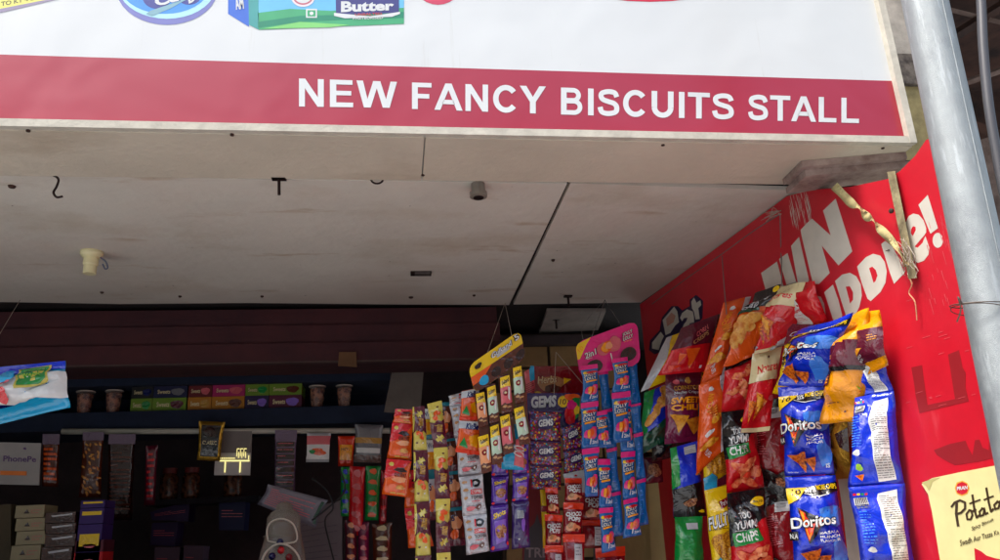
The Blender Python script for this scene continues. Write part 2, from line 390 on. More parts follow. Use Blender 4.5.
# --- signboard
m_white = mat('sign_vinyl_white', (216, 219, 220), 'flex', stains=[(14, .62, .8, (196, 196, 190), (2.2, 1, .12)), (60, .72, .78, (150, 146, 136), (1, 1, 1))])
m_band = mat('sign_vinyl_crimson', (166, 8, 46), 'flex', spec=.6)
for m_ in (m_band,): m_.node_tree.nodes['Principled BSDF'].inputs['Specular IOR Level'].default_value = 1.0
m_under = mat('sign_underside_board', (214, 204, 186), 'rough', s=3, amt=.15, stains=[(3, .55, .8, (176, 160, 138), (.6, 1, 1)), (30, .74, .8, (90, 74, 60), (1, 1, 1))])
m_trim = mat('sign_trim_painted', (206, 200, 186), 'rough', s=20, amt=.25, stains=[(70, .68, .74, (96, 70, 54), (1, 1, .4))])
SX0, SX1, SZ1 = -2.3, 1.165, 3.25
sign = empty('shop_sign', (0, 1.6, ZC), 'large white and crimson flex signboard reading NEW FANCY BISCUITS STALL', 'sign')
b = Bag(); b.box((SX0, 1.515, ZC + .003), (SX1 + .012, 1.74, SZ1), m_white); b.build('sign_box', sign)
def sgn(x, y, off=0): return at(x, y, 1.512 - off)
zA = 2.578
b = Bag(); b.add([(SX0, 1.512, zA), (SX1, 1.512, zA), (SX1, 1.512, SZ1), (SX0, 1.512, SZ1)], [(0, 1, 2, 3)], m_white)
b.add([(SX0, 1.512, ZC + .012), (SX1, 1.512, ZC + .012), (SX1, 1.512, zA), (SX0, 1.512, zA)], [(0, 1, 2, 3)], m_band)
def pc(n, rgb): return mat('printed_' + n, rgb, 'print', rough=.4)
# products printed on the flex
fp = flatprint
fp(b, sgn, pc('lemon', (232, 226, 120)), [(-60, 22), (-60, -70), (60, -82), (56, -2), (0, 9)], 1)
fp(b, sgn, pc('slate', (150, 140, 168)), [(-60, 22), (0, 9), (56, -2), (64, -2), (0, 13), (-60, 26)], 2)
flattext(b, sgn, pc('olive', (110, 110, 80)), 'TO KT 4 L', [(1, 2), (34, -4), (34, 0), (1, 6.5)], 3)
def ell(cx, cy, rx, ry, n=36, a=0): return [(cx + rx * math.cos(t) * math.cos(a) - ry * math.sin(t) * math.sin(a), cy + rx * math.cos(t) * math.sin(a) + ry * math.sin(t) * math.cos(a)) for t in [2 * math.pi * k / n for k in range(n)]]
fp(b, sgn, pc('dish_rim', (120, 124, 190)), ell(167, -12, 51, 37), 1)
fp(b, sgn, pc('dish_pale', (176, 226, 240)), ell(167, -14, 49, 33), 2)
fp(b, sgn, pc('dish_blue', (70, 150, 235)), ell(165, -16, 46, 30), 3)
fp(b, sgn, pc('tub_blue', (64, 72, 150)), ell(157, -4, 15, 13), 4)
fp(b, sgn, pc('tub_blue', (64, 72, 150)), ell(189, -4, 12, 9), 4)
fp(b, sgn, pc('butter_knife', (130, 175, 190)), [(146, 14), (150, 11), (180, 1), (184, -3), (186, 0), (170, 9), (152, 16)], 5)
flattext(b, sgn, m_white, 'Cu', [(153, -2), (176, -8), (179, 1), (157, 7)], 7, .05)
flattext(b, sgn, m_white, 'D', [(187, -5), (194, -7), (196, 1), (189, 4)], 7, .05)
fp(b, sgn, pc('pack_side', (60, 110, 210)), [(228, -75), (248, -72), (249, 27), (228, 14)], 1)
fp(b, sgn, pc('pack_sky', (110, 190, 235)), [(248, -72), (404, -75), (404, 12), (258, 14), (252, 16)], 1)
fp(b, sgn, pc('pack_edge', (70, 160, 160)), [(247, -72), (257, -72), (259, 30), (249, 25)], 2)
fp(b, sgn, pc('pack_field', (70, 170, 120)), [(258, 13), (290, 9), (330, 11), (404, 8), (404, 24), (330, 27), (259, 30)], 2)
fp(b, sgn, pc('pack_hill', (40, 140, 110)), [(258, 22), (300, 16), (340, 15), (404, 12), (404, 18), (340, 20), (300, 22), (258, 28)], 3)
fp(b, sgn, pc('pack_grass', (130, 210, 120)), [(262, 29), (300, 22), (350, 25), (330, 27.5)], 4)
flattext(b, sgn, m_white, 'AM', [(234, -2), (243, -3), (244, 9), (236, 10)], 5, .04)
fp(b, sgn, pc('badge_white', (235, 225, 230)), ell(303, -3, 12, 10), 4); fp(b, sgn, pc('badge_pink', (200, 110, 130)), ell(303, -3, 10, 8), 5); fp(b, sgn, m_white, ell(303, -3, 8.4, 6.4), 6)
fp(b, sgn, m_white, [(306, 9), (317, 9), (317, 18), (306, 18)], 5); fp(b, sgn, pc('pack_field', 0), [(307.4, 10.4), (315.6, 10.4), (315.6, 16.6), (307.4, 16.6)], 6); fp(b, sgn, m_white, ell(311.5, 13.5, 2, 1.8, 12), 7)
fp(b, sgn, pc('butter_panel', (64, 66, 130)), [(335, -50), (398, -50), (399, 13), (336, 15)], 5)
fp(b, sgn, m_white, [(334, 13), (370, 16.5), (400, 12), (400, 14), (392, 17), (345, 18.5), (334, 16)], 6)
flattext(b, sgn, m_white, 'Butter', [(341, 1.5), (394, 1), (394, 10.5), (341, 12.5)], 8, .045)
flattext(b, sgn, pc('crimson', (200, 60, 80)), 'UNSALTED', [(355, 13.6), (382, 12.6), (382, 15), (355, 16)], 8)
flattext(b, sgn, m_white, 'PASTEURISED', [(353, 17.2), (383, 16.4), (383, 19), (353, 19.8)], 8)
fp(b, sgn, pc('crimson2', (205, 70, 100)), ell(438, -42, 34, 47), 1)
fp(b, sgn, pc('crimson3', (205, 40, 70)), ell(650, -58, 130, 60), 1)
# streaks of dirt that ran down the flex
m_dirt = pc('dirt', (205, 204, 198))
sface = b.build('sign_face', sign)
for wd, qd in (('NEW', [(299, 78.6), (397, 82), (397, 108), (299, 106.6)]), ('FANCY', [(412, 82.6), (546, 86.6), (546, 114), (412, 109)]),
               ('BISCUITS', [(561, 87.6), (734, 94), (734, 119.6), (561, 114.6)]), ('STALL', [(748, 94.6), (859, 98.4), (859, 123.2), (748, 120)])):
    b = Bag(); capword(b, sgn, m_white, wd, qd, 2); b.build('lettering', sface)
b = Bag(); b.box((SX0, 1.498, ZC - .004), (SX1 - .003, 1.5135, ZC + .0125), m_trim)
b.box((SX1 - .003, 1.496, ZC - .004), (SX1 + .014, 1.512, SZ1), m_trim)
b.build('edge_trim', sign)
b = Bag(); xs = at(425, 140, 1.51).x
b.box((SX0, 1.5136, ZC - .006), (xs - .0015, 1.722, ZC + .001), m_under); b.box((xs + .0015, 1.5136, ZC - .006), (SX1 + .012, 1.722, ZC + .001), m_under)
b.build('underside_board', sign)
m_rust = mat('rusty_screw', (70, 46, 38), 'rough')
for x, y in ((28, 132), (232, 136), (663, 146), (883, 149), (423, 176)): b = Bag(); b.lathe(ceil_at(x, y, ZC - .0085), [(.0, 0), (.004, .0005), (.004, .004)], m_rust, 10); b.build('screw', sign)

# --- side wall with red vinyl
m_red = mat('red_vinyl', (202, 22, 42), 'print', rough=.36, stains=[(1.6, .5, .75, (206, 44, 60), (1, 1, 1)), (7, .62, .8, (212, 66, 76), (1, 5, 1)), (26, .7, .76, (150, 60, 60), (1, 1, 6))])
m_plaster = mat('yellowed_plaster', (176, 160, 112), 'rough', s=40, amt=.35)
y0w, y1w = 1.235, 2.80
def W(y, z, off=0):
    t = (y - WP.y) / WD.y; p = WP + WD * t + WN * off; return Vector((p.x, p.y, z))
ztop = [(y0w, 2.30), *[(p_.y, min(p_.z, ZC - .009)) for p_ in (wall_at(926, 140), wall_at(915, 156), wall_at(900, 171), wall_at(888, 179), wall_at(850, 187), wall_at(812, 190))], (1.80, ZC - .002), (y1w, ZC - .002)]
side = empty('side_wall', W(2.0, 0), 'red vinyl covered side wall printed with big white snack slogan letters', 'wall')
fr = [W(y0w, .14), W(y1w, .14)] + [W(y, z) for y, z in ztop[::-1]]; bk = [p - WN * .03 for p in fr]; n = len(fr)
mk('masonry', [p - WN * .0015 for p in fr] + bk, [tuple(range(n)), tuple(range(2 * n - 1, n - 1, -1))] + [(i, n + i, n + (i + 1) % n, (i + 1) % n) for i in range(n)], m_plaster, None, side)
b = Bag(); b.add(fr, [tuple(range(n))], m_red)
m_lett = mat('slogan_white', (214, 208, 196), 'print', rough=.4); m_ghost = pc('tape_ghost', (150, 28, 36)); m_scuff = pc('scuff', (214, 84, 92)); m_ink = pc('slogan_outline', (34, 22, 66))
def zz(ox, oy, s, pts): return [(ox + x / s, oy + y / s) for x, y in pts]
# N and U and F of the slogan, then the second line
Z1 = lambda p: zz(750, 180, 7, p); Z2 = lambda p: zz(800, 220, 6.225, p); Z3 = lambda p: zz(890, 170, 5.09, p)
fp(b, wall_at, m_lett, [(807, 223), (812, 218.6), (830.7, 235.4), (823, 210.7), (835.7, 198.6), (852.3, 251.4), (838.5, 265.5), (821.7, 245.7), (829.7, 273), (819, 284), (813, 284), (802, 238), (800.5, 230)], 1)
fp(b, wall_at, m_lett, [(791, 246), (799, 237), (809, 280), (802, 293), (798, 284)], 1)
fp(b, wall_at, m_lett, [(779, 259), (787.5, 253), (798, 288), (797, 300), (790, 297)], 1)
fp(b, wall_at, m_lett, [(761, 273), (777, 261.5), (784, 288), (786, 304), (770, 306)], 1)
fp(b, wall_at, m_lett, Z2([(505, 150), (530, 130), (575, 165), (615, 240), (650, 330), (585, 398), (560, 330)]), 1)
fp(b, wall_at, m_lett, Z2([(355, 290), (410, 232), (455, 210), (500, 222), (528, 262), (540, 320), (532, 390), (500, 450), (440, 505), (420, 490), (385, 395)]), 1)
fp(b, wall_at, m_red, Z2([(430, 300), (450, 290), (472, 312), (482, 345), (470, 380), (458, 392)]), 2)
fp(b, wall_at, m_lett, Z2([(218, 380), (262, 340), (310, 328), (350, 350), (378, 400), (385, 470), (370, 540), (330, 620), (300, 640), (262, 520)]), 1)
fp(b, wall_at, m_red, Z2([(285, 415), (310, 412), (330, 450), (330, 495), (312, 520)]), 2)
fp(b, wall_at, m_lett, Z2([(150, 450), (205, 402), (240, 500), (262, 590), (255, 640), (215, 650), (180, 540)]), 1)
fp(b, wall_at, m_lett, Z2([(60, 500), (95, 470), (130, 478), (150, 520), (160, 590), (130, 680), (60, 660)]), 1)
fp(b, wall_at, m_lett, Z3([(78, 270), (95, 235), (118, 222), (146, 228), (170, 255), (184, 295), (184, 318), (172, 335), (125, 390), (140, 396), (165, 372), (180, 336), (200, 395), (196, 430), (172, 462), (142, 473), (118, 460), (100, 400), (88, 330)]), 1)
fp(b, wall_at, m_red, Z3([(106, 322), (108, 300), (118, 286), (130, 290), (131, 306), (116, 336)]), 2)
fp(b, wall_at, m_lett, Z3([(145, 178), (192, 127), (244, 296), (206, 325)]), 1)
fp(b, wall_at, m_lett, Z3(ell(243, 358, 26, 38)), 1)
# brushed white scuff above the N
random.seed(5)
for k in range(40):
    x = 789 + random.uniform(0, 19); y = 190 + random.uniform(0, 22); l = random.uniform(6, 26)
    fp(b, wall_at, m_lett, [(x, y), (x + .25, y + .2), (x + .3 + l * .16, y + l * .7), (x + .2 + l * .2, y + l), (x + l * .13, y + l * .6)], 3 + k * .05)
# scuffs beside the pipe
for k in range(30):
    x = random.choice([930, 938, 944]) + random.uniform(-4, 4); y = random.uniform(205, 300); l = random.uniform(4, 16)
    fp(b, wall_at, m_scuff, [(x, y), (x + random.uniform(.3, .9), y), (x + l * .3 + .4, y + l), (x + l * .3, y + l)], 3 + k * .05)
for k in range(18):
    x = random.uniform(905, 975); y = random.choice([335, 350, 395, 300, 402]) + random.uniform(-5, 5); l = random.uniform(3, 9)
    fp(b, wall_at, m_scuff, [(x, y), (x + l, y - l * .3), (x + l, y - l * .3 + .5), (x + .4, y + .4)], 3 + k * .05)
Z5 = lambda p: zz(900, 330, 4, p)
fp(b, wall_at, m_ghost, Z5([(45, 150), (88, 140), (95, 200), (110, 300), (220, 276), (192, 98), (236, 80), (250, 150), (262, 170), (262, 230), (275, 285), (160, 312), (78, 332), (62, 260), (56, 210)]), 1)
fp(b, wall_at, m_ghost, Z5([(135, 480), (200, 455), (262, 442), (272, 468), (290, 500), (300, 440), (318, 438), (330, 470), (355, 480), (356, 430), (400, 420), (400, 505), (320, 525), (220, 540), (180, 520), (148, 500)]), 1)
# the second logo deep in the corner
Z4 = lambda p: zz(650, 290, 9.33, p)
fp(b, wall_at, m_ink, Z4([(0, 470), (90, 375), (110, 260), (200, 150), (260, 150), (300, 190), (370, 150), (370, 90), (430, 45), (495, 100), (490, 260), (440, 330), (300, 380), (150, 560), (40, 600), (-10, 560)]), 1)
fp(b, wall_at, m_lett, Z4([(20, 490), (100, 390), (130, 430), (110, 470), (80, 560), (20, 545)]), 2)
fp(b, wall_at, m_lett, Z4([(118, 280), (225, 155), (255, 200), (270, 300), (235, 330), (190, 400), (145, 420)]), 2)
fp(b, wall_at, pc('faded_picture', (205, 150, 130)), Z4([(150, 270), (200, 210), (240, 240), (220, 300), (160, 340)]), 3)
fp(b, wall_at, m_lett, Z4([(280, 260), (300, 215), (345, 180), (400, 200), (410, 250), (412, 300), (372, 310), (350, 350), (300, 360), (315, 320), (340, 290), (350, 258), (318, 262), (300, 290)]), 2)
fp(b, wall_at, m_lett, Z4([(385, 110), (410, 70), (430, 110), (432, 120), (470, 95), (478, 140), (450, 170), (465, 270), (425, 275), (410, 200), (392, 170)]), 2)
# a pale letter stroke low on the wall behind the chips
fp(b, wall_at, m_lett, [(833, 470), (842, 460), (851, 485), (858, 530), (863, 585), (851, 585), (843, 512), (838, 480)], 1)
fp(b, wall_at, m_lett, [(838, 400), (850, 396), (856, 430), (846, 440)], 1)
b.build('vinyl_print', side)

# poster
m_cream = mat('poster_cream', (232, 222, 158), 'print', rough=.45); m_scr = pc('script_brown', (66, 48, 26))
def wp(x, y, off=0): return wall_at(x, y, off + .006)
post = Bag()
out = [(921.5, 484), (932, 478), (960, 472), (1000, 464.5), (1040, 457), (1075, 640), (960, 660), (944, 585), (938, 548), (932, 512), (928, 494)]
post.add([wall_at(x, y, .006) for x, y in out] + [wall_at(x, y, .003) for x, y in out], [tuple(range(11)), tuple(range(21, 10, -1))] + [(i, 11 + i, 11 + (i + 1) % 11, (i + 1) % 11) for i in range(11)], m_cream)
Z6 = lambda p: zz(900, 430, 4.31, p)
fp(post, wp, pc('curl_shade', (196, 186, 120)), Z6([(93, 226), (150, 206), (175, 204), (140, 222), (125, 262), (112, 240)]), 1)
fp(post, wp, pc('logo_gold', (235, 170, 60)), Z6([(268, 218), (290, 228), (300, 250), (290, 274), (266, 284), (244, 274), (236, 250), (244, 226)]), 1)
fp(post, wp, m_red, Z6([(268, 223), (287, 231), (295, 250), (287, 270), (267, 278), (247, 270), (241, 250), (248, 231)]), 2)
flattext(post, wp, m_white, 'PRAN', [Z6([(245, 244)])[0], Z6([(291, 238)])[0], Z6([(291, 254)])[0], Z6([(245, 260)])[0]], 4, .04)
for st, wd in (([(222, 330), (235, 312), (258, 302), (280, 312), (280, 338), (262, 356), (240, 362)], 2.2), ([(244, 316), (242, 360), (250, 412)], 2.6),
               ([(298, 345), (286, 362), (290, 384), (304, 384), (312, 366), (306, 346), (298, 345), (312, 350), (326, 342)], 2.0), ([(312, 280), (320, 340), (330, 376), (340, 368)], 2.2), ([(300, 316), (345, 300)], 1.6),
               ([(352, 340), (342, 352), (346, 370), (358, 366), (364, 342), (352, 336)], 2.0), ([(362, 336), (368, 362), (378, 356)], 2.0), ([(372, 250), (382, 310), (392, 350), (402, 340)], 2.2), ([(362, 300), (402, 284)], 1.6),
               ([(418, 310), (406, 322), (410, 340), (424, 336), (430, 314), (418, 306)], 2.0), ([(428, 306), (436, 334), (446, 326)], 2.0)):
    ribbon(post, wp, m_scr, Z6(st), wd, 3)
flattext(post, wp, m_scr, 'Spicy Biscuit', [Z6([(308, 416)])[0], Z6([(402, 376)])[0], Z6([(404, 394)])[0], Z6([(310, 438)])[0]], 4, .012)
flattext(post, wp, m_scr, 'Swadh Aur Tazza Ka', [Z6([(257, 474)])[0], Z6([(425, 428)])[0], Z6([(427, 448)])[0], Z6([(260, 500)])[0]], 4, .012)
fp(post, wp, m_red, Z6([(320, 508), (350, 522), (372, 540), (410, 552), (432, 556), (432, 640), (330, 640)]), 2)
tag(post.build('poster'), 'cream biscuit poster reading Potata stuck on the red wall with a curled corner', 'poster')

# trim batten, bolt, tape, debris on the wall
m_batten = mat('greasy_batten', (170, 158, 120), 'rough', s=25, amt=.5, tint=(84, 70, 52))
q = [(887, 172), (895, 171), (917, 278), (908.5, 279)]
bt = empty('wall_batten', wall_at(902, 230), 'grubby cream batten screwed upright to the red wall beside the pipe', 'batten')
b = Bag(); b.hexa([wall_at(x, y, .014) for x, y in q] + [wall_at(x, y, .001) for x, y in q], m_batten); b.build('strip', bt)
b = Bag(); b.lathe(wall_at(891.5, 211, .014), [(.005, -.002), (.006, .002), (.003, .005)], m_rust, 8, WN); b.build('bolt', bt)
m_tape = mat('yellowed_tape', (196, 184, 130), 'rough', s=30, amt=.2, tint=(150, 130, 90))
tp = [(834, 186, 9, 0), (842, 194, 9, .6), (852, 204, 9, .3), (860, 208, 5, 1.4), (867, 217, 9, .2), (874, 221, 4, 1.5), (880, 229, 9, .5), (889, 238, 8, .1), (897, 248, 7, 1.0), (903, 257, 6, 1.4), (907, 266, 6, .4)]
vs = []
cen = smooth_pts([Vector((a, b_, 0)) for a, b_, w, t in tp], 4); ww = smooth_pts([Vector((w, t, 0)) for a, b_, w, t in tp], 4)
for k, (c_, w_) in enumerate(zip(cen, ww)):
    d = (cen[min(k + 1, len(cen) - 1)] - cen[max(k - 1, 0)]).normalized(); nx, ny = -d.y, d.x; hw = w_.x * .5
    o_ = math.sin(w_.y * 1.2) * .011
    vs += [wall_at(c_.x + nx * hw * math.cos(w_.y * .8), c_.y + ny * hw * math.cos(w_.y * .8), .024 + o_), wall_at(c_.x - nx * hw * math.cos(w_.y * .8), c_.y - ny * hw * math.cos(w_.y * .8), .024 - o_)]
nn = len(vs); vs += [v - WN * .0012 for v in vs]; fs = []
for k in range(nn // 2 - 1):
    a = 2 * k; fs += [(a, a + 1, a + 3, a + 2), (nn + a + 2, nn + a + 3, nn + a + 1, nn + a), (a, a + 2, nn + a + 2, nn + a), (a + 1, nn + a + 1, nn + a + 3, a + 3)]
tag(mk('packing_tape', vs, fs, m_tape, None, None, True), 'twisted yellowed strip of packing tape dangling across the red wall below the sign', 'tape')
m_thread = mat('grey_thread', (176, 164, 150), 'paper'); m_wire = mat('steel_wire', (150, 146, 142), 'metal'); m_dkwire = mat('dark_wire', (112, 100, 92), 'metal')
random.seed(8); b = Bag()
for k in range(16):
    x, y = 902 + random.uniform(-8, 8), 244 + random.uniform(-6, 6); pts = []
    for j in range(6): pts.append(wall_at(x, y, .02 + random.uniform(0, .012))); x += random.uniform(-3, 4.2); y += random.uniform(1, 9)
    b.tube(smooth_pts(pts, 3), .0006, m_thread, 4)
tag(b.build('tangled_thread'), 'tangle of frayed grey thread caught at the foot of the cream batten', 'thread')
b = Bag(); b.tube(smooth_pts([wall_at(908, 276, .012), wall_at(912, 284, .014), wall_at(909, 293, .012), wall_at(915, 302, .014), wall_at(917, 320, .01)], 4), .0013, mat('peach_string', (214, 160, 120), 'paper'), 5)
tag(b.build('knotted_string'), 'short knotted peach string hanging under the thread tangle on the red wall', 'string')

# wooden packer under the sign
m_wood = mat('weathered_packer_wood', (178, 160, 152), 'rough', s=14, amt=.5, tint=(112, 84, 78))
q = [(784, 188), (803, 170), (908, 161), (902, 172), (860, 178)]
b = Bag()
for z0, z1, e in ((ZC - .022, ZC - .007, 0), (ZC - .038, ZC - .0225, 3)):
    pts = [ceil_at(x + e * .7, y + e, ZC - .03) for x, y in q]; n = 5
    b.add([Vector((p.x, p.y, z0)) for p in pts] + [Vector((p.x, p.y, z1)) for p in pts], [tuple(range(n)), tuple(range(2 * n - 1, n - 1, -1))] + [(i, n + i, n + (i + 1) % n, (i + 1) % n) for i in range(n)], m_wood)
tag(b.build('wooden_packer'), 'weathered double plank wedged under the right end of the signboard', 'plank')

# --- pipe, cable, neighbour clutter
m_galv = mat('galvanised_steel', (156, 163, 166), 'rough', s=26, amt=.15, b=900, stains=[(60, .55, .62, (170, 177, 181), (1, 1, .12)), (34, .71, .76, (120, 96, 78), (1, 1, .5)), (9, .56, .7, (128, 134, 138), (1, 1, .6))])
nt = m_galv.node_tree; bs = nt.nodes['Principled BSDF']; bs.inputs['Metallic'].default_value = .25; bs.inputs['Roughness'].default_value = .42
p0, p1 = at(924.5, 0, 1.10), at(984, 280, 1.10); d = (p1 - p0).normalized()
pr = .0365
pp = empty('drain_pipe', p0 + d * 2.2, 'tall pale galvanised steel pipe standing at the right of the stall', 'pipe')
b = Bag(); a = p0 - d * .7; e = p0 + d * ((p0.z - .004) / -d.z)
b.tube([a.lerp(e, k / 24) for k in range(25)], pr, m_galv, 40); b.build('pipe_body', pp, True)
b = Bag(); 
sm = (a - EYE).normalized(); side_v = d.cross(Vector((0, 1, 0))).normalized()
sd = (Vector((0, -1, 0)) * math.cos(.1) + side_v * math.sin(.1)).normalized(); sd = (sd - d * sd.dot(d)).normalized()
b.tube([a.lerp(e, k / 30) + sd * (pr + .0002 * math.sin(k * 2)) for k in range(31)], .0011, m_galv, 6); b.build('weld_seam', pp, True)
b = Bag()
for yy, rr in ((.0, .0009), (.004, .0008)):
    c0 = at(978 + yy, 305, 1.10) + d * yy * 2; u_ = d.cross(Vector((0, 1, .1))).normalized(); w_ = d.cross(u_)
    b.tube([c0 + (u_ * math.cos(t) + w_ * math.sin(t)) * (pr + .002) + d * .006 * math.sin(t + yy * 300) for t in [2 * math.pi * k / 30 for k in range(31)]], rr, m_dkwire, 5)
b.tube(smooth_pts([at(962, 304, 1.07), at(958, 297, 1.06), at(961, 309, 1.06), at(957, 322, 1.07)], 4), .0012, m_dkwire, 5)
tag(b.build('binding_wire'), 'rusty binding wire wrapped round the steel pipe at mid height', 'wire')
b = Bag(); b.tube(smooth_pts([at(976, -60, 1.45), at(981, 0, 1.45), at(983, 45, 1.45), at(988, 100, 1.45), at(996, 150, 1.45), at(1008, 210, 1.45), at(1040, 330, 1.45)], 6), .0105, mat('grey_cable', (78, 78, 84), 'print'), 12)
tag(b.build('cable', None, True), 'thick grey cable hanging behind the steel pipe in the top right corner', 'cable')
nb = empty('neighbour_shop', (1.9, 3.4, 0), 'dim clutter of the neighbouring stall seen past the steel pipe', 'building')
m_nb = mat('sooty_boards', (88, 60, 50), 'rough', s=5, amt=.6, tint=(28, 20, 20)); m_nb2 = mat('bleached_planks', (150, 132, 124), 'rough', s=12, amt=.5, tint=(86, 66, 60))
b = Bag(); b.box((1.24, 3.0, .14), (3.6, 3.1, 4.2), m_nb); b.box((1.24, 1.0, 3.5), (3.6, 3.0, 3.6), m_nb); b.build('wall', nb)
for a1, a2, w in (((936, 48), (1030, -12), 11), ((940, 92), (1030, 60), 7), ((960, 120), (1040, 150), 12), ((950, 10), (1030, 30), 6)):
    b = Bag(); A, Bp = at(a1[0], a1[1], 2.4), at(a2[0], a2[1], 2.3); b.tube([A, Bp], w * .0019, m_nb2 if w < 9 else m_nb, 4); b.build('rafter', nb)
b = Bag(); b.add([at(950, 150, 2.6), at(1010, 130, 2.6), at(1040, 210, 2.6), at(990, 300, 2.6)], [(0, 1, 2, 3)], m_nb2)
tag(b.build('torn_sheet', nb), 'dusty torn sheet')
# column end behind the sign's right end
col = empty('plaster_column', (1.25, 1.9, 0), 'rough yellow plaster column rising behind the right end of the signboard', 'column')
b = Bag(); b.box((1.20, 1.78, 0.14), (1.46, 2.0, 2.735), m_plaster); b.build('shaft', col)
b = Bag(); b.box((1.195, 1.765, 2.735), (1.47, 2.02, 2.83), mat('dark_bracket', (58, 50, 48), 'rough', s=30, amt=.6, tint=(140, 130, 120))); b.build('bracket', col)
b = Bag(); b.box((1.20, 1.78, 2.83), (1.47, 2.0, 4.0), mat('grimy_white_panel', (196, 188, 178), 'rough', s=14, amt=.4)); b.build('panel', col)

# --- back of the stall: beam, walls, shelves
m_beam = mat('maroon_painted_steel', (72, 30, 34), 'rough', s=7, amt=.6, tint=(52, 22, 30), b=20)
YB = 2.815
beam = empty('shutter_beam', at(250, 335, YB), 'dusty maroon steel beam across the back under the ceiling', 'beam')
zt, z1_, z2_, zb_ = ZC - .002, at(250, 326, YB).z, at(250, 345, YB).z, at(250, 364, YB).z
b = Bag(); b.box((-2.3, YB, z1_), (at(497, 320, YB).x, YB + .22, zt), m_beam)
b.box((-2.3, YB - .014, z2_), (at(499, 320, YB).x, YB + .2, z1_ - .003), m_beam)
b.box((-2.3, YB - .03, zb_), (at(488, 320, YB).x, YB + .2, z2_ - .003), m_beam); b.build('girder', beam)
b = Bag(); b.box((-2.3, YB - .036, zb_ - .006), (at(486, 320, YB).x, YB - .008, zb_ - .0005), mat('dusty_lip', (78, 58, 56), 'rough')); b.build('lip', beam)
b = Bag(); b.hexa(Q(YB - .045, (339, 352), (356, 352), (357, 367), (338, 366)) + Q(YB - .034, (339, 352), (356, 352), (357, 367), (338, 366)), mat('brown_tag', (104, 72, 44), 'rough'))
tag(b.build('shutter_latch'), 'small brown latch plate on the lower edge of the maroon beam', 'latch')

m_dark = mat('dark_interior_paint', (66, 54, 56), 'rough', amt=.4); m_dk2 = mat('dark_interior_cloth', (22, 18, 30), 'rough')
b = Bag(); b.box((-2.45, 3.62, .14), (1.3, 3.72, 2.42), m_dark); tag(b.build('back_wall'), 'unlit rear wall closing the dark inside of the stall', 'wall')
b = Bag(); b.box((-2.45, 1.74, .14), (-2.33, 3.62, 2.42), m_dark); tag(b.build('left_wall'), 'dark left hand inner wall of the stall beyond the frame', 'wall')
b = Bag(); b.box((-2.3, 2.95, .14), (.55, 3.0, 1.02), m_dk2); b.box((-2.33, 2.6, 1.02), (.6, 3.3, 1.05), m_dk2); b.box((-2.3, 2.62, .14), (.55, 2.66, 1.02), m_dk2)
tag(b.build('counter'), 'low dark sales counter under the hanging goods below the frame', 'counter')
b = Bag(); b.box((-2.3, 1.8, .141), (-.1, 2.35, 1.40), m_dk2); tag(b.build('bounce_blocker'), 'unseen dark block added below the frame to keep ground bounce from the interior', 'counter')  # unseen block added to stop ground bounce reaching the left interior

YS = 3.12
m_shelf = mat('navy_shelf_paint', (22, 36, 62), 'rough', s=10, amt=.4)
sh = empty('wall_shelf', at(200, 418, YS), 'dark navy painted shelf holding boxes and cups at the back', 'shelf')
def edge(y, x0, x1, y1, dep=.3, name='board', Y=YS):
    b = Bag(); zt_, zb = at(200, y, Y).z, at(200, y1, Y).z; b.box((at(x0, y, Y).x, Y, zb), (at(x1, y, Y).x, Y + dep, zt_), m_shelf); return b.build(name, sh)
edge(369, -200, 390, 384, .3); edge(409.5, -200, 392, 427, .3)
b = Bag(); b.box((at(-200, 400, YS).x, YS + .3, at(200, 427, YS).z), (at(392, 400, YS).x, YS + .33, at(200, 369, YS).z), m_shelf); b.build('back_board', sh)
zs = at(200, 409.5, YS).z
m_rod = mat('pale_tube_plastic', (196, 192, 178), 'print')
b = Bag(); b.tube([at(62, 431.5, YS - .03), at(250, 431, YS - .03), at(390, 430.5, YS - .03)], .0105, m_rod, 14)
tag(b.build('hanging_rail', None, True), 'long pale round rail under the navy shelf with goods hung from it', 'rail')

# pale panels and masonry behind the middle goods
b = Bag(); q = [(393, 366), (424, 366), (420, 415), (384, 412)]; b.hexa(Q(3.05, *q) + Q(3.07, *q), mat('grey_board', (120, 112, 104), 'rough'))
tag(b.build('leaning_board'), 'dull grey board leaning at the right end of the navy shelf', 'board')
mb = empty('block_wall', at(560, 420, 3.2), 'bare tan block masonry behind the hanging cards', 'wall'); m_block = mat('tan_block', (150, 118, 76), 'rough', s=6, amt=.3); m_mort = mat('block_mortar', (70, 54, 42), 'rough')
b = Bag(); b.box((at(497, 420, 3.22).x, 3.225, .14), (1.0, 3.3, ZC - .003), m_mort); b.build('mortar', mb)
b = Bag(); random.seed(3); zz_ = .2
while zz_ < 2.3:
    xx = at(497, 420, 3.2).x + random.uniform(0, .08)
    while xx < .9:
        w = random.uniform(.16, .24); x1 = min(xx + w, .985); b.box((xx, 3.205 + random.uniform(0, .008), zz_), (x1, 3.2249, zz_ + .082), m_block); xx = x1 + .012
    zz_ += .094
b.build('block_courses', mb)
b = Bag(); q = [ceil_at(547, 311, ZC - .003), ceil_at(606, 311, ZC - .003), ceil_at(598, 330, ZC - .003), ceil_at(539, 333, ZC - .003)]
tag(plate('loft_board', q, .012, mat('loft_board_grey', (150, 142, 134), 'rough'), None, -.001), 'small pale ceiling board behind the main ceiling edge', 'board')
b = Bag(); b.box((at(497, 330, 3.0).x, 3.16, at(550, 344, 3.16).z), (.98, 3.2, at(550, 335, 3.16).z), m_dark); tag(b.build('lintel'), 'thin dark lintel over the tan block masonry', 'lintel')
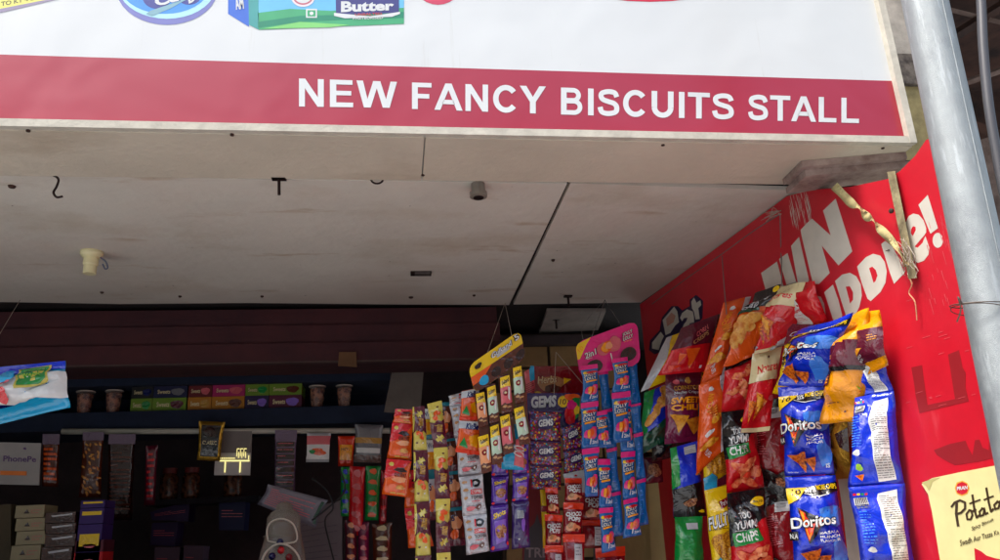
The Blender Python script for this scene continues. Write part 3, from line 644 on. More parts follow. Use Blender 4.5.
# tan panels by the red corner
for q, Y, mm, lb in (([(622, 478), (648, 470), (655, 600), (618, 600)], 2.9, mat('tan_board', (150, 122, 78), 'rough', s=4), 'tan upright board behind the blue lollipop strips'),
                     ([(646, 440), (664, 436), (676, 600), (653, 600)], 2.84, mat('tan_board_b', (168, 140, 92), 'rough', s=4), 'narrow tan upright board in the corner against the red wall'),
                     ([(592, 470), (616, 470), (616, 600), (594, 600)], 2.92, mat('grey_board2', (84, 76, 78), 'rough'), 'dull grey upright board behind the red candy packets')):
    b = Bag(); b.hexa(Q(Y, *q) + Q(Y + .02, *q), mm); tag(b.build('upright_board'), lb, 'board')

# ================================================================== CEILING FITTINGS
m_iron = mat('dark_iron', (58, 44, 44), 'metal')
def at_c(x, y, dz): p = ceil_at(x, y); p.z -= dz; return p
b = Bag(); c0 = ceil_at(57, 174)
b.tube(smooth_pts([c0 + Vector(v) for v in ((-.035, 0, 0), (-.012, 0, -.002), (.004, 0, -.012), (.003, 0, -.03), (-.002, 0, -.045), (.006, 0, -.056), (.018, 0, -.054))], 5), .0026, m_iron, 8)
tag(b.build('ceiling_hook', None, True), 'bent dark iron hook hanging from the left end of the ceiling', 'hook')
b = Bag(); c0 = ceil_at(279, 177); b.box(tuple(c0 + Vector((-.016, -.01, -.006))), tuple(c0 + Vector((.016, .01, .001))), m_iron); b.tube([c0, c0 + Vector((.002, 0, -.045))], .0035, m_iron, 8)
tag(b.build('ceiling_bolt'), 'dark iron bolt with a flat head hanging from the middle of the ceiling front', 'bolt')
b = Bag(); c0 = ceil_at(377, 179); b.tube([c0 + Vector((.014 * math.cos(t), 0, .012 * math.sin(t))) for t in [math.pi * (1 + k / 10) for k in range(11)]], .0025, m_iron, 8)
tag(b.build('wire_loop'), 'small dark wire loop in the ceiling right of the bolt', 'loop')
fx = empty('ceiling_socket', ceil_at(478, 184), 'small grimy grey round socket under the ceiling near its front edge', 'socket')
b = Bag(); b.lathe(ceil_at(478, 184), [(.017, .0), (.017, -.02), (.021, -.022), (.021, -.034), (.01, -.036)], mat('grey_plastic', (130, 122, 112), 'print'), 18); b.build('cup', fx)
b = Bag(); b.lathe(ceil_at(478, 184) - Vector((0, 0, .035)), [(.013, 0), (.012, -.003)], m_iron, 14); b.build('contact', fx)
m_ivory = mat('ivory_bakelite', (232, 224, 176), 'print'); hd = empty('bulb_holder', ceil_at(92, 252), 'ivory bakelite bulb holder without a bulb on the left of the ceiling', 'bulb holder')
c0 = ceil_at(92, 252)
b = Bag(); b.lathe(c0, [(.03, .001), (.03, -.008), (.024, -.016), (.018, -.02)], m_ivory, 24); b.build('ceiling_rose', hd, True)
b = Bag(); b.lathe(c0 - Vector((0, 0, .019)), [(.019, 0), (.02, -.018), (.017, -.022), (.017, -.045), (.015, -.046)], m_ivory, 24); b.build('socket', hd)
b = Bag(); b.tube(smooth_pts([c0 + Vector(v) for v in ((.024, 0, -.016), (.04, 0, -.03), (.046, 0, -.046), (.04, .0, -.05), (.032, 0, -.036))], 5), .0022, mat('blue_grey_wire', (90, 96, 120), 'print'), 7); b.build('lead', hd)
b = Bag(); c0 = ceil_at(421, 273); b.box(tuple(c0 + Vector((-.033, -.02, -.004))), tuple(c0 + Vector((.033, .02, .001))), m_iron); b.box(tuple(c0 + Vector((-.02, -.02, -.008))), tuple(c0 + Vector((.028, .004, -.004))), mat('grey_plate', (130, 122, 120), 'metal'))
tag(b.build('ceiling_plate'), 'small rectangular dark metal plate on the ceiling towards the back', 'plate')
first = None
for i, (x, y, lb) in enumerate(((102, 292, 'dark screw head in the ceiling below the ivory bulb holder'), (180, 296, 'dark screw head on the ceiling back edge right of the bulb holder'), (262, 296, 'dark screw head on the ceiling back edge below the middle'), (411, 297, 'largest dark screw head behind the small metal plate'), (474, 295, 'dark screw head on the ceiling back edge nearest the dark joint'), (12, 186, 'wide dark screw head at the far left front of the ceiling'), (553, 260, 'dark screw head in the right ceiling board'))):
    b = Bag(); r = .009 if i in (3, 5) else .006; b.lathe(ceil_at(x, y), [(r, .001), (r * .8, -.004), (r * .2, -.006)], m_rust, 10); tag(b.build('screw_head'), lb, 'screw', 'screws in the ceiling boards')
for x, y, lb in ((568, 299, 'short dark hanging bolt above the gems card near the ceiling back'), (556, 322, 'short dark hanging bolt under the pale loft board')):
    b = Bag(); c0 = ceil_at(x, y - 3); b.box(tuple(c0 + Vector((-.014, -.01, -.004))), tuple(c0 + Vector((.014, .01, .001))), m_iron); b.tube([c0, c0 - Vector((0, 0, .04))], .004, m_iron, 8)
    tag(b.build('hanging_bolt'), lb, 'bolt')
random.seed(11)

# ================================================================== ARTWORK OF THE PACKETS
def A(asp=1.5, nu=8, nv=12): return Art(asp, nu, nv)
doritos = A(1.85, 12, 20)
doritos.blob('sky_blue', .8, .42, .22, .12, 3).blob('sky_blue', .86, .78, .12, .16, 4)
doritos.poly('black', [(.30, .125), (.62, .105), (1, .07), (1, .165), (.8, .20), (.62, .225), (.45, .205), (.3, .19)])
doritos.poly('yellow', [(0, .12), (.42, .12), (.2, .24), (0, .29)]).text('dark_brown', '10', .09, .14, .27, .20, 0, .2)
doritos.text('white', '33%', .40, .125, .56, .185, 4).text('yellow', 'MORE CHIPS', .58, .095, .97, .155, 5)
doritos.poly('white', [(.33, .20), (.45, .215), (.62, .236), (.8, .212), (.8, .205), (.62, .226), (.45, .206), (.33, .192)])
doritos.poly('black', [(.14, .33), (.64, .47), (.30, .70)]).poly('flame', [(.175, .355), (.28, .395), (.25, .41), (.235, .40), (.30, .60), (.38, .50), (.46, .50), (.30, .67)]).poly('amber', [(.19, .37), (.235, .385), (.31, .63), (.40, .53), (.31, .655)])
doritos.poly('flame', [(.44, .48), (.56, .45), (.60, .475), (.50, .54)])
doritos.otext('white', 'black', 'Doritos', .04, .425, .83, .53, 4, .1, .04)
doritos.rect('black', .0, .57, .13, .66).text('white', 'N.A', .01, .59, .12, .64)
for k, t in enumerate(('MASALA', 'MUNCH', 'FLAVOUR')): doritos.text('white', t, .52, .575 + k * .038, .84, .60 + k * .038, 2)
doritos.poly('tortilla', [(.13, .775), (.49, .73), (.42, .97)]).poly('tortilla', [(.45, .80), (.69, .79), (.60, .965)]).poly('brown', [(.43, .83), (.49, .80), (.45, .93)])
doritos.text('pale_grey', 'IS', .86, .88, .93, .93).text('pale_grey', 'nacho chips', .06, .955, .25, .97)
dor_back = A(1.9, 12, 20)
dor_back.poly('white', [(.50, .09), (.84, .06), (.84, .5), (.88, .96), (.56, .97), (.52, .6), (.45, .35), (.47, .15)])
dor_back.lines('mid_grey', .51, .11, .82, .44, 15, 2, .28).lines('mid_grey', .56, .46, .85, .94, 20, 5, .28)
dor_back.lines('mid_grey', .08, .2, .3, .24, 2, 6, .5); dor_back.rect('pale_grey', .06, .12, .30, .2)
for k in range(7): dor_back.rect('black', .08 + k * .03, .125, .095 + k * .03, .195)
for k, c in enumerate(('red', 'yellow', 'green', 'red')): dor_back.rect(c, .05 + k * .065, .07, .1 + k * .065, .095)
dor_back.lines('sky_blue', .10, .26, .28, .6, 12, 7, .35).blob('pale_grey', .2, .66, .06, .035, 1).blob('lime', .22, .8, .07, .035, 2).poly('tortilla', [(.12, .88), (.3, .87), (.26, .95)])
cheese = A(2.0, 10, 18)
cheese.rect('maroon', 0, .28, 1, .55).rect('black', 0, .51, 1, .55).text('amber', 'CRUNCH', .08, .36, .42, .395, 0).text('amber', 'CORN', .08, .42, .36, .46, 0).rect('maroon', 0, .55, .42, .66).text('amber', 'CHEESE', .03, .57, .40, .64, 0)
cheese.blob('gold_chip', .5, .12, .2, .05, 4).lines('brown', .2, .8, .5, .84, 2, 1).blob('brown', .62, .9, .03, .012, 3, 8, .1)
cheese2 = A(1.7, 8, 12)
cheese2.rect('maroon', 0, .30, 1, .82).poly('gold_chip', [(.1, .55), (.55, .60), (.15, .78)]).lines('amber', .7, .4, .9, .52, 3, 2, .3).text('white', 'NACHO', .12, .70, .5, .74, 10).text('white', 'CHIPS', .2, .755, .5, .79, 10)
tooyum = A(1.9, 12, 20)
tooyum.poly('black', [(0, 0), (1, 0), (1, .32), (.75, .33), (.58, .40), (.42, .52), (.2, .58), (0, .6)])
tooyum.blob('yellow', .78, .14, .18, .055, 5, 18, .12).text('black', 'Rs.10', .67, .125, .90, .155)
tooyum.text('white', 'TOO', .20, .24, .48, .31, 3).text('white', 'YUMM!', .10, .33, .62, .42, 3).poly('green', [(.05, .46), (.62, .425), (.66, .56), (.07, .61)]).text('white', 'CHIPS', .10, .46, .56, .56, 3).lines('white', .1, .43, .5, .445, 1, 2)
for k, (x, y, r) in enumerate(((.3, .72, 20), (.55, .68, -30), (.45, .8, 60), (.72, .78, 10), (.3, .88, -20), (.6, .9, 30))): tooyum.blob('curl', x, y, .20, .055, k + 3, 16, .3, r)
tooyum.blob('flame', .5, .8, .09, .03, 2).blob('peach', .62, .7, .07, .02, 5)
curls = A(1.5, 8, 12)
curls.poly('black', [(0, 0), (1, 0), (1, .08), (.5, .14), (0, .12)])
for k, (x, y, r) in enumerate(((.35, .35, 20), (.6, .3, -40), (.5, .52, 60), (.3, .62, -10), (.62, .7, 30))): curls.blob('curl', x, y, .2, .07, k + 9, 16, .3, r)
fulltoss = A(2.2, 10, 18)
fulltoss.poly('dark_red', [(.42, .16), (.78, .13), (.80, .21), (.44, .24)]).text('white', 'Parle', .47, .16, .75, .21, 5)
fulltoss.otext('white', 'black', 'FULLTOSS', .04, .28, .97, .42, 8, .15, .05)
fulltoss.blob('noodle', .5, .62, .40, .16, 3, 22, .2).blob('noodle', .75, .72, .2, .07, 6, 16, .3).poly('cyan', [(0, .80), (.25, .74), (.5, .82), (.45, 1), (0, 1)]).poly('maroon', [(.5, .86), (1, .78), (1, 1), (.45, 1)]).lines('brown', .1, .44, .6, .46, 1, 1)
redcream = A(1.9, 10, 16)
redcream.rect('cream', 0, 0, 1, .40).text('red', 'Natures', .16, .19, .86, .30, 3, .15).blob('brown', .55, .1, .04, .018, 1, 6, .1).rect('cream', 0, .95, 1, 1)
redcream.poly('tortilla', [(.22, .52), (.62, .66), (.35, .86)]).poly('tortilla', [(.08, .62), (.3, .66), (.18, .90)]).poly('gold_chip', [(.26, .56), (.5, .66), (.36, .78)]).blob('rose', .72, .62, .1, .03, 2)
potato = A(1.7, 10, 16)
potato.poly('black', [(0, 0), (1, 0), (1, .30), (.7, .32), (.3, .42), (0, .46)]).blob('yellow', .86, .05, .12, .045, 3, 12, .1).text('pale_grey', 'Wafers', .1, .14, .8, .26, 12, .2).text('pale_grey', 'Potato', .1, .25, .65, .34, 12, .2).poly('dark_green', [(.2, .38), (.7, .33), (.72, .38), (.2, .43)])
for k, (x, y) in enumerate(((.45, .52), (.62, .6), (.35, .62), (.52, .7), (.3, .74), (.66, .5))): potato.blob('crisp', x, y, .19, .075, k + 20, 16, .18, k * 30)
potato.rect('white', .80, .86, .86, .9).rect('green', .815, .87, .845, .89)
puffs = A(2.2, 10, 18)
puffs.poly('silver', [(.78, 0), (1, 0), (1, 1), (.82, 1), (.74, .6), (.80, .3)]).blob('white', .42, .12, .10, .03, 2).text('amber', 'CORN', .12, .22, .5, .3, 60)
for k in range(6): puffs.poly('gold_chip', [(.2 + k * .06, .36 + k * .03), (.5 + k * .03, .34 + k * .03), (.5 + k * .03, .352 + k * .03), (.2 + k * .06, .375 + k * .03)])
puffs.blob('white', .3, .62, .12, .035, 7).blob('gold_chip', .35, .74, .22, .05, 8, 16, .4).blob('gold_chip', .5, .5, .18, .04, 9, 16, .4).text('white', 'PUFFS', .18, .82, .5, .88, -50, .1).lines('grey', .84, .1, .98, .9, 30, 4, .3)
cornitos = A(1.2, 10, 12)
cornitos.rect('maroon', 0, 0, 1, .50).text('rose', 'CORN', .48, .18, .80, .30, 25).text('tan', 'CRISPS', .45, .33, .85, .42, 25)
cornitos.poly('orange', [(.34, .54), (.72, .57), (.62, .94)]).poly('orange', [(.22, .6), (.42, .66), (.3, .82)]).poly('flame', [(.1, .82), (.4, .84), (.2, .95)]).rect('white', .82, .88, .87, .93)
sweet = A(2.1, 10, 16)
sweet.rect('maroon', 0, 0, 1, .45).blob('rose', .3, .13, .1, .04, 1, 8, .1).blob('gold', .62, .12, .08, .05, 2).text('gold', 'CORNITOS', .2, .2, .92, .27).text('pale_grey', 'Nacho Crisps', .2, .285, .9, .335).text('amber', 'SWEET', .14, .37, .92, .46, 0, 0, .05).text('amber', 'CHILI', .14, .475, .92, .56, 0, 0, .05)
sweet.poly('gold_chip', [(.1, .6), (.62, .64), (.38, .86)]).poly('gold_chip', [(.5, .70), (1, .64), (1, .82), (.85, .9)]).rect('wine', 0, .93, 1, 1)
lays = A(1.5, 10, 12)
lays.poly('silver', [(0, 0), (.2, 0), (.28, .5), (.2, 1), (0, 1)])
for k, (x, y) in enumerate(((.5, .35), (.62, .5), (.5, .66), (.7, .3))): lays.blob('crisp', x, y, .19, .12, k + 30, 16, .15, k * 25)
lays.poly('dark_green', [(.55, 0), (1, 0), (1, .2), (.7, .16)])
greenblue = A(1.9, 10, 14)
greenblue.poly('green', [(0, 0), (.4, 0), (.2, .4), (.1, 1), (0, 1)]).poly('dark_green', [(0, .7), (1, .58), (1, 1), (0, 1)])
for k, (x, y) in enumerate(((.8, .16), (.6, .28), (.72, .10), (.4, .42), (.25, .50), (.5, .34))): greenblue.blob('crisp', x, y, .2, .075, k + 40, 16, .15, k * 35)
bluelabel = A(2.6, 8, 16)
bluelabel.poly('green', [(0, 0), (.22, 0), (.2, .55), (0, .6)]).poly('black', [(0, .60), (1, .54), (1, 1), (0, 1)]).rect('pale_grey', .48, .04, .88, .15).lines('grey', .5, .05, .86, .14, 5, 1, .3).blob('tan', .8, .44, .12, .02, 4).blob('nut', .5, .8, .2, .05, 5).blob('yellow', .86, .93, .1, .02, 6)
greenbag = A(2.0, 8, 12)
greenbag.rect('pale_grey', .4, .1, .8, .2).lines('green', .2, .3, .8, .7, 10, 3, .2).blob('amber', .25, .85, .15, .06, 4)
redback = A(2.0, 10, 14)
redback.poly('black', [(0, 0), (1, 0), (1, .08), (.6, .1), (0, .14)]).rect('pale_grey', .35, .10, .85, .22)
for k in range(9): redback.rect('black', .4 + k * .035, .11, .413 + k * .035, .17)
redback.lines('rose', .12, .26, .5, .6, 14, 5, .25).poly('black', [(0, .78), (.3, .72), (.65, .80), (1, .74), (1, 1), (0, 1)]).blob('nut', .65, .88, .15, .05, 2)
redwhite = A(1.8, 8, 12)
redwhite.poly('white', [(0, .1), (.35, .2), (.6, .98), (0, 1)]).text('red', 'Natures', .05, .6, .5, .68, 12).lines('rose', .1, .72, .5, .9, 6, 1, .3).lines('rose', .05, .3, .35, .5, 5, 2, .3)
yellowmar = A(2.2, 8, 10); yellowmar.rect('maroon', 0, 0, 1, .34).text('pale_grey', 'CR', .2, .1, .7, .2, 20).lines('brown', .3, .5, .8, .7, 4, 1, .3)
foilb = A(1.5, 6, 8); foilb.poly('dark_brown', [(0, 0), (.4, 0), (.6, .25), (.35, .5), (.6, .8), (.3, 1), (0, 1)]).poly('dark_brown', [(.7, .3), (1, .2), (1, .6), (.8, .5)])

# sweets
sachet = A(1.35, 8, 8)      # orange juice-like sachet
sachet.poly('red', [(0, 0), (1, 0), (.5, .42), (0, .55)]).blob('pale_yellow', .22, .14, .10, .06, 1, 8, .1).poly('dark_brown', [(.32, .3), (.5, .22), (.72, .22), (.9, .32), (.62, .36)]).text('brown', 'CHATPAT', .38, .37, .86, .48, 0, 0, .04).blob('peach', .6, .56, .3, .07, 5).blob('orange', .35, .8, .26, .10, 6).blob('crisp', .66, .76, .16, .07, 8).text('pale_yellow', '30% extra', .3, .9, .85, .95)
munch = A(3.0, 6, 14)
munch.poly('maroon', [(0, 0), (1, 0), (1, .62), (.75, .55), (.55, .60), (.3, .52), (0, .60)]).poly('pale_yellow', [(0, 0), (.12, .0), (.16, .3), (.06, .55), (0, .58)])
import math as _m
munch.poly('pale_yellow', [(.52 + (.30 if k % 2 == 0 else .13) * _m.cos(k * _m.pi / 6), .18 + (.10 if k % 2 == 0 else .045) * _m.sin(k * _m.pi / 6)) for k in range(12)])
munch.text('gold', 'munch', .28, .27, .78, .44, 82, 0, .05).blob('orange', .45, .60, .20, .055, 4, 14, .3).blob('orange', .62, .68, .17, .05, 6, 14, .3).blob('gold', .48, .64, .1, .025, 9).blob('brown', .28, .8, .07, .02, 3).blob('white', .66, .8, .05, .015, 4).poly('maroon', [(0, .96), (1, .96), (1, 1), (0, 1)])
munch2 = A(3.0, 6, 14)     # the same wrapper seen upside down
munch2.rect('pale_yellow', 0, 0, 1, .22).poly('maroon', [(0, .42), (.3, .46), (.55, .40), (.8, .45), (1, .4), (1, 1), (0, 1)]).blob('brown', .66, .12, .08, .02, 3).blob('orange', .55, .26, .22, .06, 4, 14, .3).blob('orange', .42, .36, .18, .05, 6, 14, .3).text('gold', 'munch', .28, .50, .76, .68, 82, 0, .05)
munch2.poly('pale_yellow', [(.52 + (.32 if k % 2 == 0 else .13) * _m.cos(k * _m.pi / 6), .80 + (.09 if k % 2 == 0 else .04) * _m.sin(k * _m.pi / 6)) for k in range(12)])
teal = A(1.4, 6, 8); teal.rect('teal', 0, 0, 1, .1).blob('peach', .5, .42, .3, .18, 4).blob('orange', .35, .7, .28, .12, 5).rect('maroon', 0, .82, 1, 1).text('navy', 'S', .2, .2, .4, .36)
yellowmini = A(1.5, 6, 8); yellowmini.rect('white', 0, 0, 1, .35).text('navy', 'We', .2, .08, .8, .26, 0).blob('amber', .5, .6, .3, .14, 2).rect('teal', 0, .85, 1, 1)
coffee = A(1.5, 8, 10)
coffee.blob('black', .66, .2, .2, .11, 3, 16, .1).blob('pale_grey', .66, .2, .09, .05, 4).poly('red', [(.46, .1), (.52, .1), (.50, .32), (.44, .28)]).rect('red', .42, .36, .9, .48).text('white', 'COFFEE', .45, .38, .87, .46).text('dark_brown', 'TOFFEE', .42, .52, .9, .60).lines('rose', .42, .62, .9, .68, 1, 3)
coffee.blob('tan', .2, .16, .1, .04, 7).blob('tan', .22, .36, .1, .04, 8).blob('tan', .2, .56, .08, .04, 9).blob('rose', .35, .82, .2, .06, 10).blob('brown', .68, .80, .12, .07, 11).blob('white', .7, .8, .04, .03, 12).lines('rose', .2, .93, .8, .95, 1, 4)
kis = A(1.3, 8, 8); kis.rect('pale_grey', 0, .02, 1, .26).text('navy', 'KisBe', .35, .08, .95, .28, 0, .2, .05).poly('green', [(.1, .78), (.3, .52), (.5, .85)]).rect('flame', 0, .88, 1, 1).poly('amber', [(.5, .5), (.95, .4), (.9, .8), (.6, .75)])
choc = lambda c: A(2.6, 6, 12).rect('yellow', 0, 0, 1, .30).text('dark_brown', 'Gulkand', .12, .08, .9, .2, 12, .1, .03).rect(c, 0, .3, 1, .76).blob('dark_red', .45, .46, .24, .085, 3, 14, .1).blob('cream', .45, .46, .1, .03, 4).poly('white', [(.7, .32), (.85, .34), (.75, .7), (.62, .62)]).poly('brown', [(0, .78), (.3, .72), (.6, .80), (1, .74), (1, 1), (0, 1)]).blob('tan', .3, .82, .2, .03, 6).blob('tan', .65, .86, .2, .03, 7)
ecl_m, ecl_r, ecl_p = choc('mint'), choc('rose'), choc('peach')
perk = A(1.8, 6, 10); perk.text('yellow', 'Shots', .15, .14, .85, .26, 14, .2, .03).poly('violet', [(.2, .35), (.85, .32), (.8, .8), (.3, .85)]).blob('nut', .55, .58, .28, .17, 3, 14, .15).blob('tan', .5, .5, .12, .06, 4).blob('red', .12, .92, .1, .04, 5).blob('red', .9, .86, .06, .04, 6)
perk_b = A(2.0, 6, 10); perk_b.rect('pale_grey', .3, .2, .65, .36); perk_b.blob('violet', .62, .5, .1, .16, 3).blob('pale_grey', .4, .8, .05, .02, 3)
for k in range(6): perk_b.rect('black', .33 + k * .05, .21, .35 + k * .05, .35)
random.seed(21)
def gemsart(big):
    a = A(.75 if big else 1, 8, 8)
    for k in range(150 if big else 70):
        a.blob(random.choice(['red', 'orange', 'yellow', 'green', 'pink', 'violet', 'cyan', 'amber', 'brown']), random.uniform(.03, .97), random.uniform(.06, .94), random.uniform(.022, .036), random.uniform(.024, .04), k, 7, .15)
    a.n = 150
    return a
gems = gemsart(True)
for it in range(len(gems.items)): v, f, m, l = gems.items[it]; gems.items[it] = (v, f, m, 1 + (it % 7) * .5)
gems.n = 5; gems.blob('dark_purple', .5, .42, .26, .22, 4, 16, .12); gems.text('white', 'GEMS', .28, .30, .74, .52, 6, .1, .04); gems.poly('dark_purple', [(.02, .2), (.14, .08), (.2, .22), (.06, .34)]).rect('dark_purple', 0, 0, 1, .05)
pops = A(1.35, 6, 8); pops.rect('flame', 0, 0, 1, .22).text('white', 'CHOCO', .12, .3, .9, .44, 4, .1, .05).text('white', 'POPS', .25, .45, .85, .60, -4, .1, .05).blob('peach', .5, .78, .34, .13, 4).blob('tan', .35, .72, .14, .08, 5).blob('brown', .7, .85, .1, .05, 6)
pops_b = A(1.35, 6, 8); pops_b.rect('flame', 0, 0, 1, .2).rect('pale_grey', .5, .25, .85, .9).lines('grey', .55, .3, .8, .85, 7, 3, .35)
jolly = A(2.4, 8, 14)
jolly.rect('pink', 0, 0, 1, .12).blob('yellow', .25, .22, .16, .04, 2).blob('red', .62, .22, .3, .05, 3).otext('white', 'black', 'JOLLY', .1, .25, .86, .34, 5, .1, .05).otext('white', 'black', 'LOLLY', .14, .345, .82, .42, 5, .1, .05).poly('amber', [(.2, .45), (.85, .42), (.85, .46), (.2, .49)])
jolly.blob('pink', .68, .68, .24, .12, 5).blob('rose', .68, .68, .19, .09, 6).blob('pink', .36, .7, .2, .1, 8).blob('orange', .5, .69, .2, .10, 9).blob('amber', .42, .69, .09, .08, 10).poly('white', [(.5, .78), (.56, .78), (.5, .92), (.44, .92)]).text('white', '2in1', .58, .84, .9, .92, 0, .1)
jolly_b = A(2.4, 6, 10); jolly_b.rect('pink', 0, 0, 1, .08).lines('sky_blue', .3, .2, .6, .8, 6, 3, .2)

SEED = [100]
def sd():
    SEED[0] += 1; return SEED[0]
def strip(name, label, cat, hang, group, items, T=.012, pk='packet', mg=.06, **k):
    """joined packets that hang together: one thing, each packet a part"""
    r = empty(name, hang, label, cat, group)
    for (Y, quad, art, base) in items: packet(pk, QW(Y, quad, mg) if pk == 'chip_bag' else Q(Y, *quad), T if pk == 'chip_bag' else T * 1.35, art, base, r, sd(), seal=k.get('seal', .07), pinch=k.get('pinch', .05), wr=.85 if pk == 'chip_bag' else 1.3, back=k.get('back'), widen=1.14 if pk == 'chip_bag' else 1.06, off=.001 if pk == 'chip_bag' else .0012)
    return r

# ================================================================== CHIPS ON THE RIGHT
GR = 'chip bags hanging along the red wall'
strip('chip_bag_strip', 'blue Doritos bags joined in a strip, fronts showing, in front of the orange bag', 'chip bags', at(850, 312, 1.75), GR, [
    (1.75, [(799, 333), (850, 314), (824, 387), (780, 385)], doritos, 'blue'), (1.745, [(781, 387), (822, 383), (832, 474), (788, 476)], doritos, 'blue'), (1.74, [(788, 477), (832, 475), (847, 572), (798, 574)], doritos, 'blue')], T=.022, pk='chip_bag', back='silver', mg=.10)
strip('chip_bag_strip', 'blue chip bags joined in a strip with white printed backs showing, beside the red wall', 'chip bags', at(872, 372, 1.56), GR, [
    (1.60, [(860, 352), (882, 352), (890, 391), (857, 397)], dor_back, 'blue'), (1.585, [(857, 397), (891, 391), (901, 483), (851, 487)], dor_back, 'blue'), (1.575, [(852, 487), (901, 483), (914, 580), (866, 583)], dor_back, 'blue')], T=.014, pk='chip_bag', mg=.03)
def bag(label, Y, quad, art, base, T=.02, group=GR, name='chip_bag', cat='chip bag', mg=.06, **k):
    return tag(packet(name, QW(Y, quad, mg), T, art, base, None, sd(), widen=1.14, wr=.85, **k), label, cat, group)
bag('tall amber and maroon cheese nacho bag hanging between the two blue bag strips', [1.66, 1.66, 1.68, 1.68], [(843, 321), (865, 308), (858, 421), (822, 424)], cheese, 'amber', .022, sway=.03, mg=.075)
bag('short amber and maroon nacho bag hung on the wire hook nearest the street', 1.62, [(860, 313), (877, 310), (886, 366), (859, 380)], cheese2, 'amber', .014, mg=.06)
bag('gold foil packet hanging behind the tall amber bag', 1.80, [(825, 415), (846, 415), (850, 478), (828, 480)], foilb, 'gold_foil', .012, mg=.04)
bag('yellow bag with a maroon top behind the uppermost blue Doritos bag', 1.81, [(792, 324), (818, 326), (800, 398), (775, 394)], yellowmar, 'yellow', .018, mg=.05)
bag('red bag with its white back panel showing behind the cream and red bag', 1.83, [(796, 284), (813, 281), (826, 322), (797, 329)], redwhite, 'red', .014, mg=.035)
strip('chip_bag_strip', 'cream and red chip bags joined in a strip hanging from the wire', 'chip bags', at(792, 284, 1.85), GR, [
    (1.85, [(781, 287), (804, 282), (788, 345), (756, 354)], redcream, 'red'), (1.86, [(755, 353), (780, 346), (767, 431), (741, 433)], redcream, 'red')], T=.02, pk='chip_bag', back='silver')
bag('orange and black potato chip bag left of the upper cream and red bag', 1.92, [(757, 293), (780, 285), (757, 356), (724, 366)], potato, 'orange', .02)
strip('chip_bag_strip', 'black and red TOO YUMM chips bags joined in a long strip', 'chip bags', at(742, 362, 1.94), GR, [
    (1.94, [(727, 365), (755, 353), (748, 409), (722, 412)], curls, 'red'), (1.945, [(723, 412), (748, 409), (762, 487), (728, 493)], tooyum, 'red'), (1.93, [(729, 493), (761, 488), (774, 580), (735, 583)], tooyum, 'red')], T=.022, pk='chip_bag')
strip('chip_bag_strip', 'orange puff bags joined in a strip with silver side panels', 'chip bags', at(735, 300, 2.0), GR, [
    (2.0, [(725, 302), (749, 297), (724, 374), (701, 386)], puffs, 'orange'), (1.99, [(701, 384), (724, 374), (725, 449), (697, 474)], puffs, 'orange')], T=.02, pk='chip_bag')
strip('chip_bag_strip', 'yellow FULLTOSS bags joined in a strip below the orange puff bags', 'chip bags', at(712, 440, 2.03), GR, [
    (2.03, [(700, 428), (722, 430), (729, 483), (706, 491)], fulltoss, 'yellow'), (2.02, [(706, 490), (729, 484), (738, 580), (715, 582)], fulltoss, 'yellow')], T=.016, pk='chip_bag')
strip('chip_bag_strip', 'dark red chip bags with barcode labels joined in a strip behind the blue Doritos strip', 'chip bags', at(772, 402, 1.97), GR, [
    (1.97, [(756, 402), (786, 396), (793, 492), (765, 495)], redback, 'dark_red'), (1.96, [(765, 495), (793, 492), (804, 580), (770, 583)], redback, 'dark_red')], T=.02, pk='chip_bag')
bag('red nacho bag with a dark maroon top and orange triangles', 2.10, [(684, 327), (716, 315), (702, 372), (661, 375)], cornitos, 'red', .014)
bag('yellow potato chip bag with a silver side behind the maroon topped bag', 2.18, [(668, 337), (692, 328), (682, 374), (643, 391)], lays, 'yellow', .018)
bag('maroon SWEET CHILI nacho crisps bag with yellow triangles', 2.12, [(667, 374), (699, 372), (696, 441), (667, 444)], sweet, 'wine', .014)
bag('narrow yellow bag peeping out right of the SWEET CHILI bag', 2.14, [(692, 366), (706, 366), (704, 418), (691, 418)], A(2.5, 6, 10).text('black', 'FULLTOSS', .1, .1, .9, .3, 10).poly('cyan', [(0, .6), (.6, .55), (.6, 1), (0, 1)]).blob('noodle', .5, .5, .3, .12, 2), 'yellow', .01)
bag('green and blue potato chip bag hanging beside the blue lollipop strips', 2.22, [(646, 392), (669, 383), (670, 436), (640, 456)], greenblue, 'blue', .022)
bag('small dark maroon packet low beside the tan corner board', 2.30, [(643, 452), (661, 452), (662, 482), (646, 484)], A(1.3, 6, 8).blob('nut', .5, .6, .35, .2, 2).rect('dark_brown', 0, 0, 1, .2), 'maroon', .012)
strip('chip_bag_strip', 'blue bag with a white label joined to a green bag', 'chip bags', at(684, 444, 2.08), GR, [
    (2.08, [(671, 448), (696, 441), (704, 516), (676, 518)], bluelabel, 'blue'), (2.07, [(676, 517), (701, 516), (704, 582), (676, 584)], greenbag, 'green')], T=.018, pk='chip_bag')
bag('black bag wedged beside the lower left of the SWEET CHILI bag', 2.26, [(652, 420), (690, 412), (690, 452), (655, 462)], A(1.1, 6, 8).blob('dark_green', .3, .5, .25, .2, 2), 'black', .016)
bag('black topped bag hanging behind the orange puff bags', 2.12, [(706, 320), (724, 312), (716, 360), (700, 366)], A(1.5, 6, 8).rect('dark_red', 0, .5, 1, 1), 'black', .012)

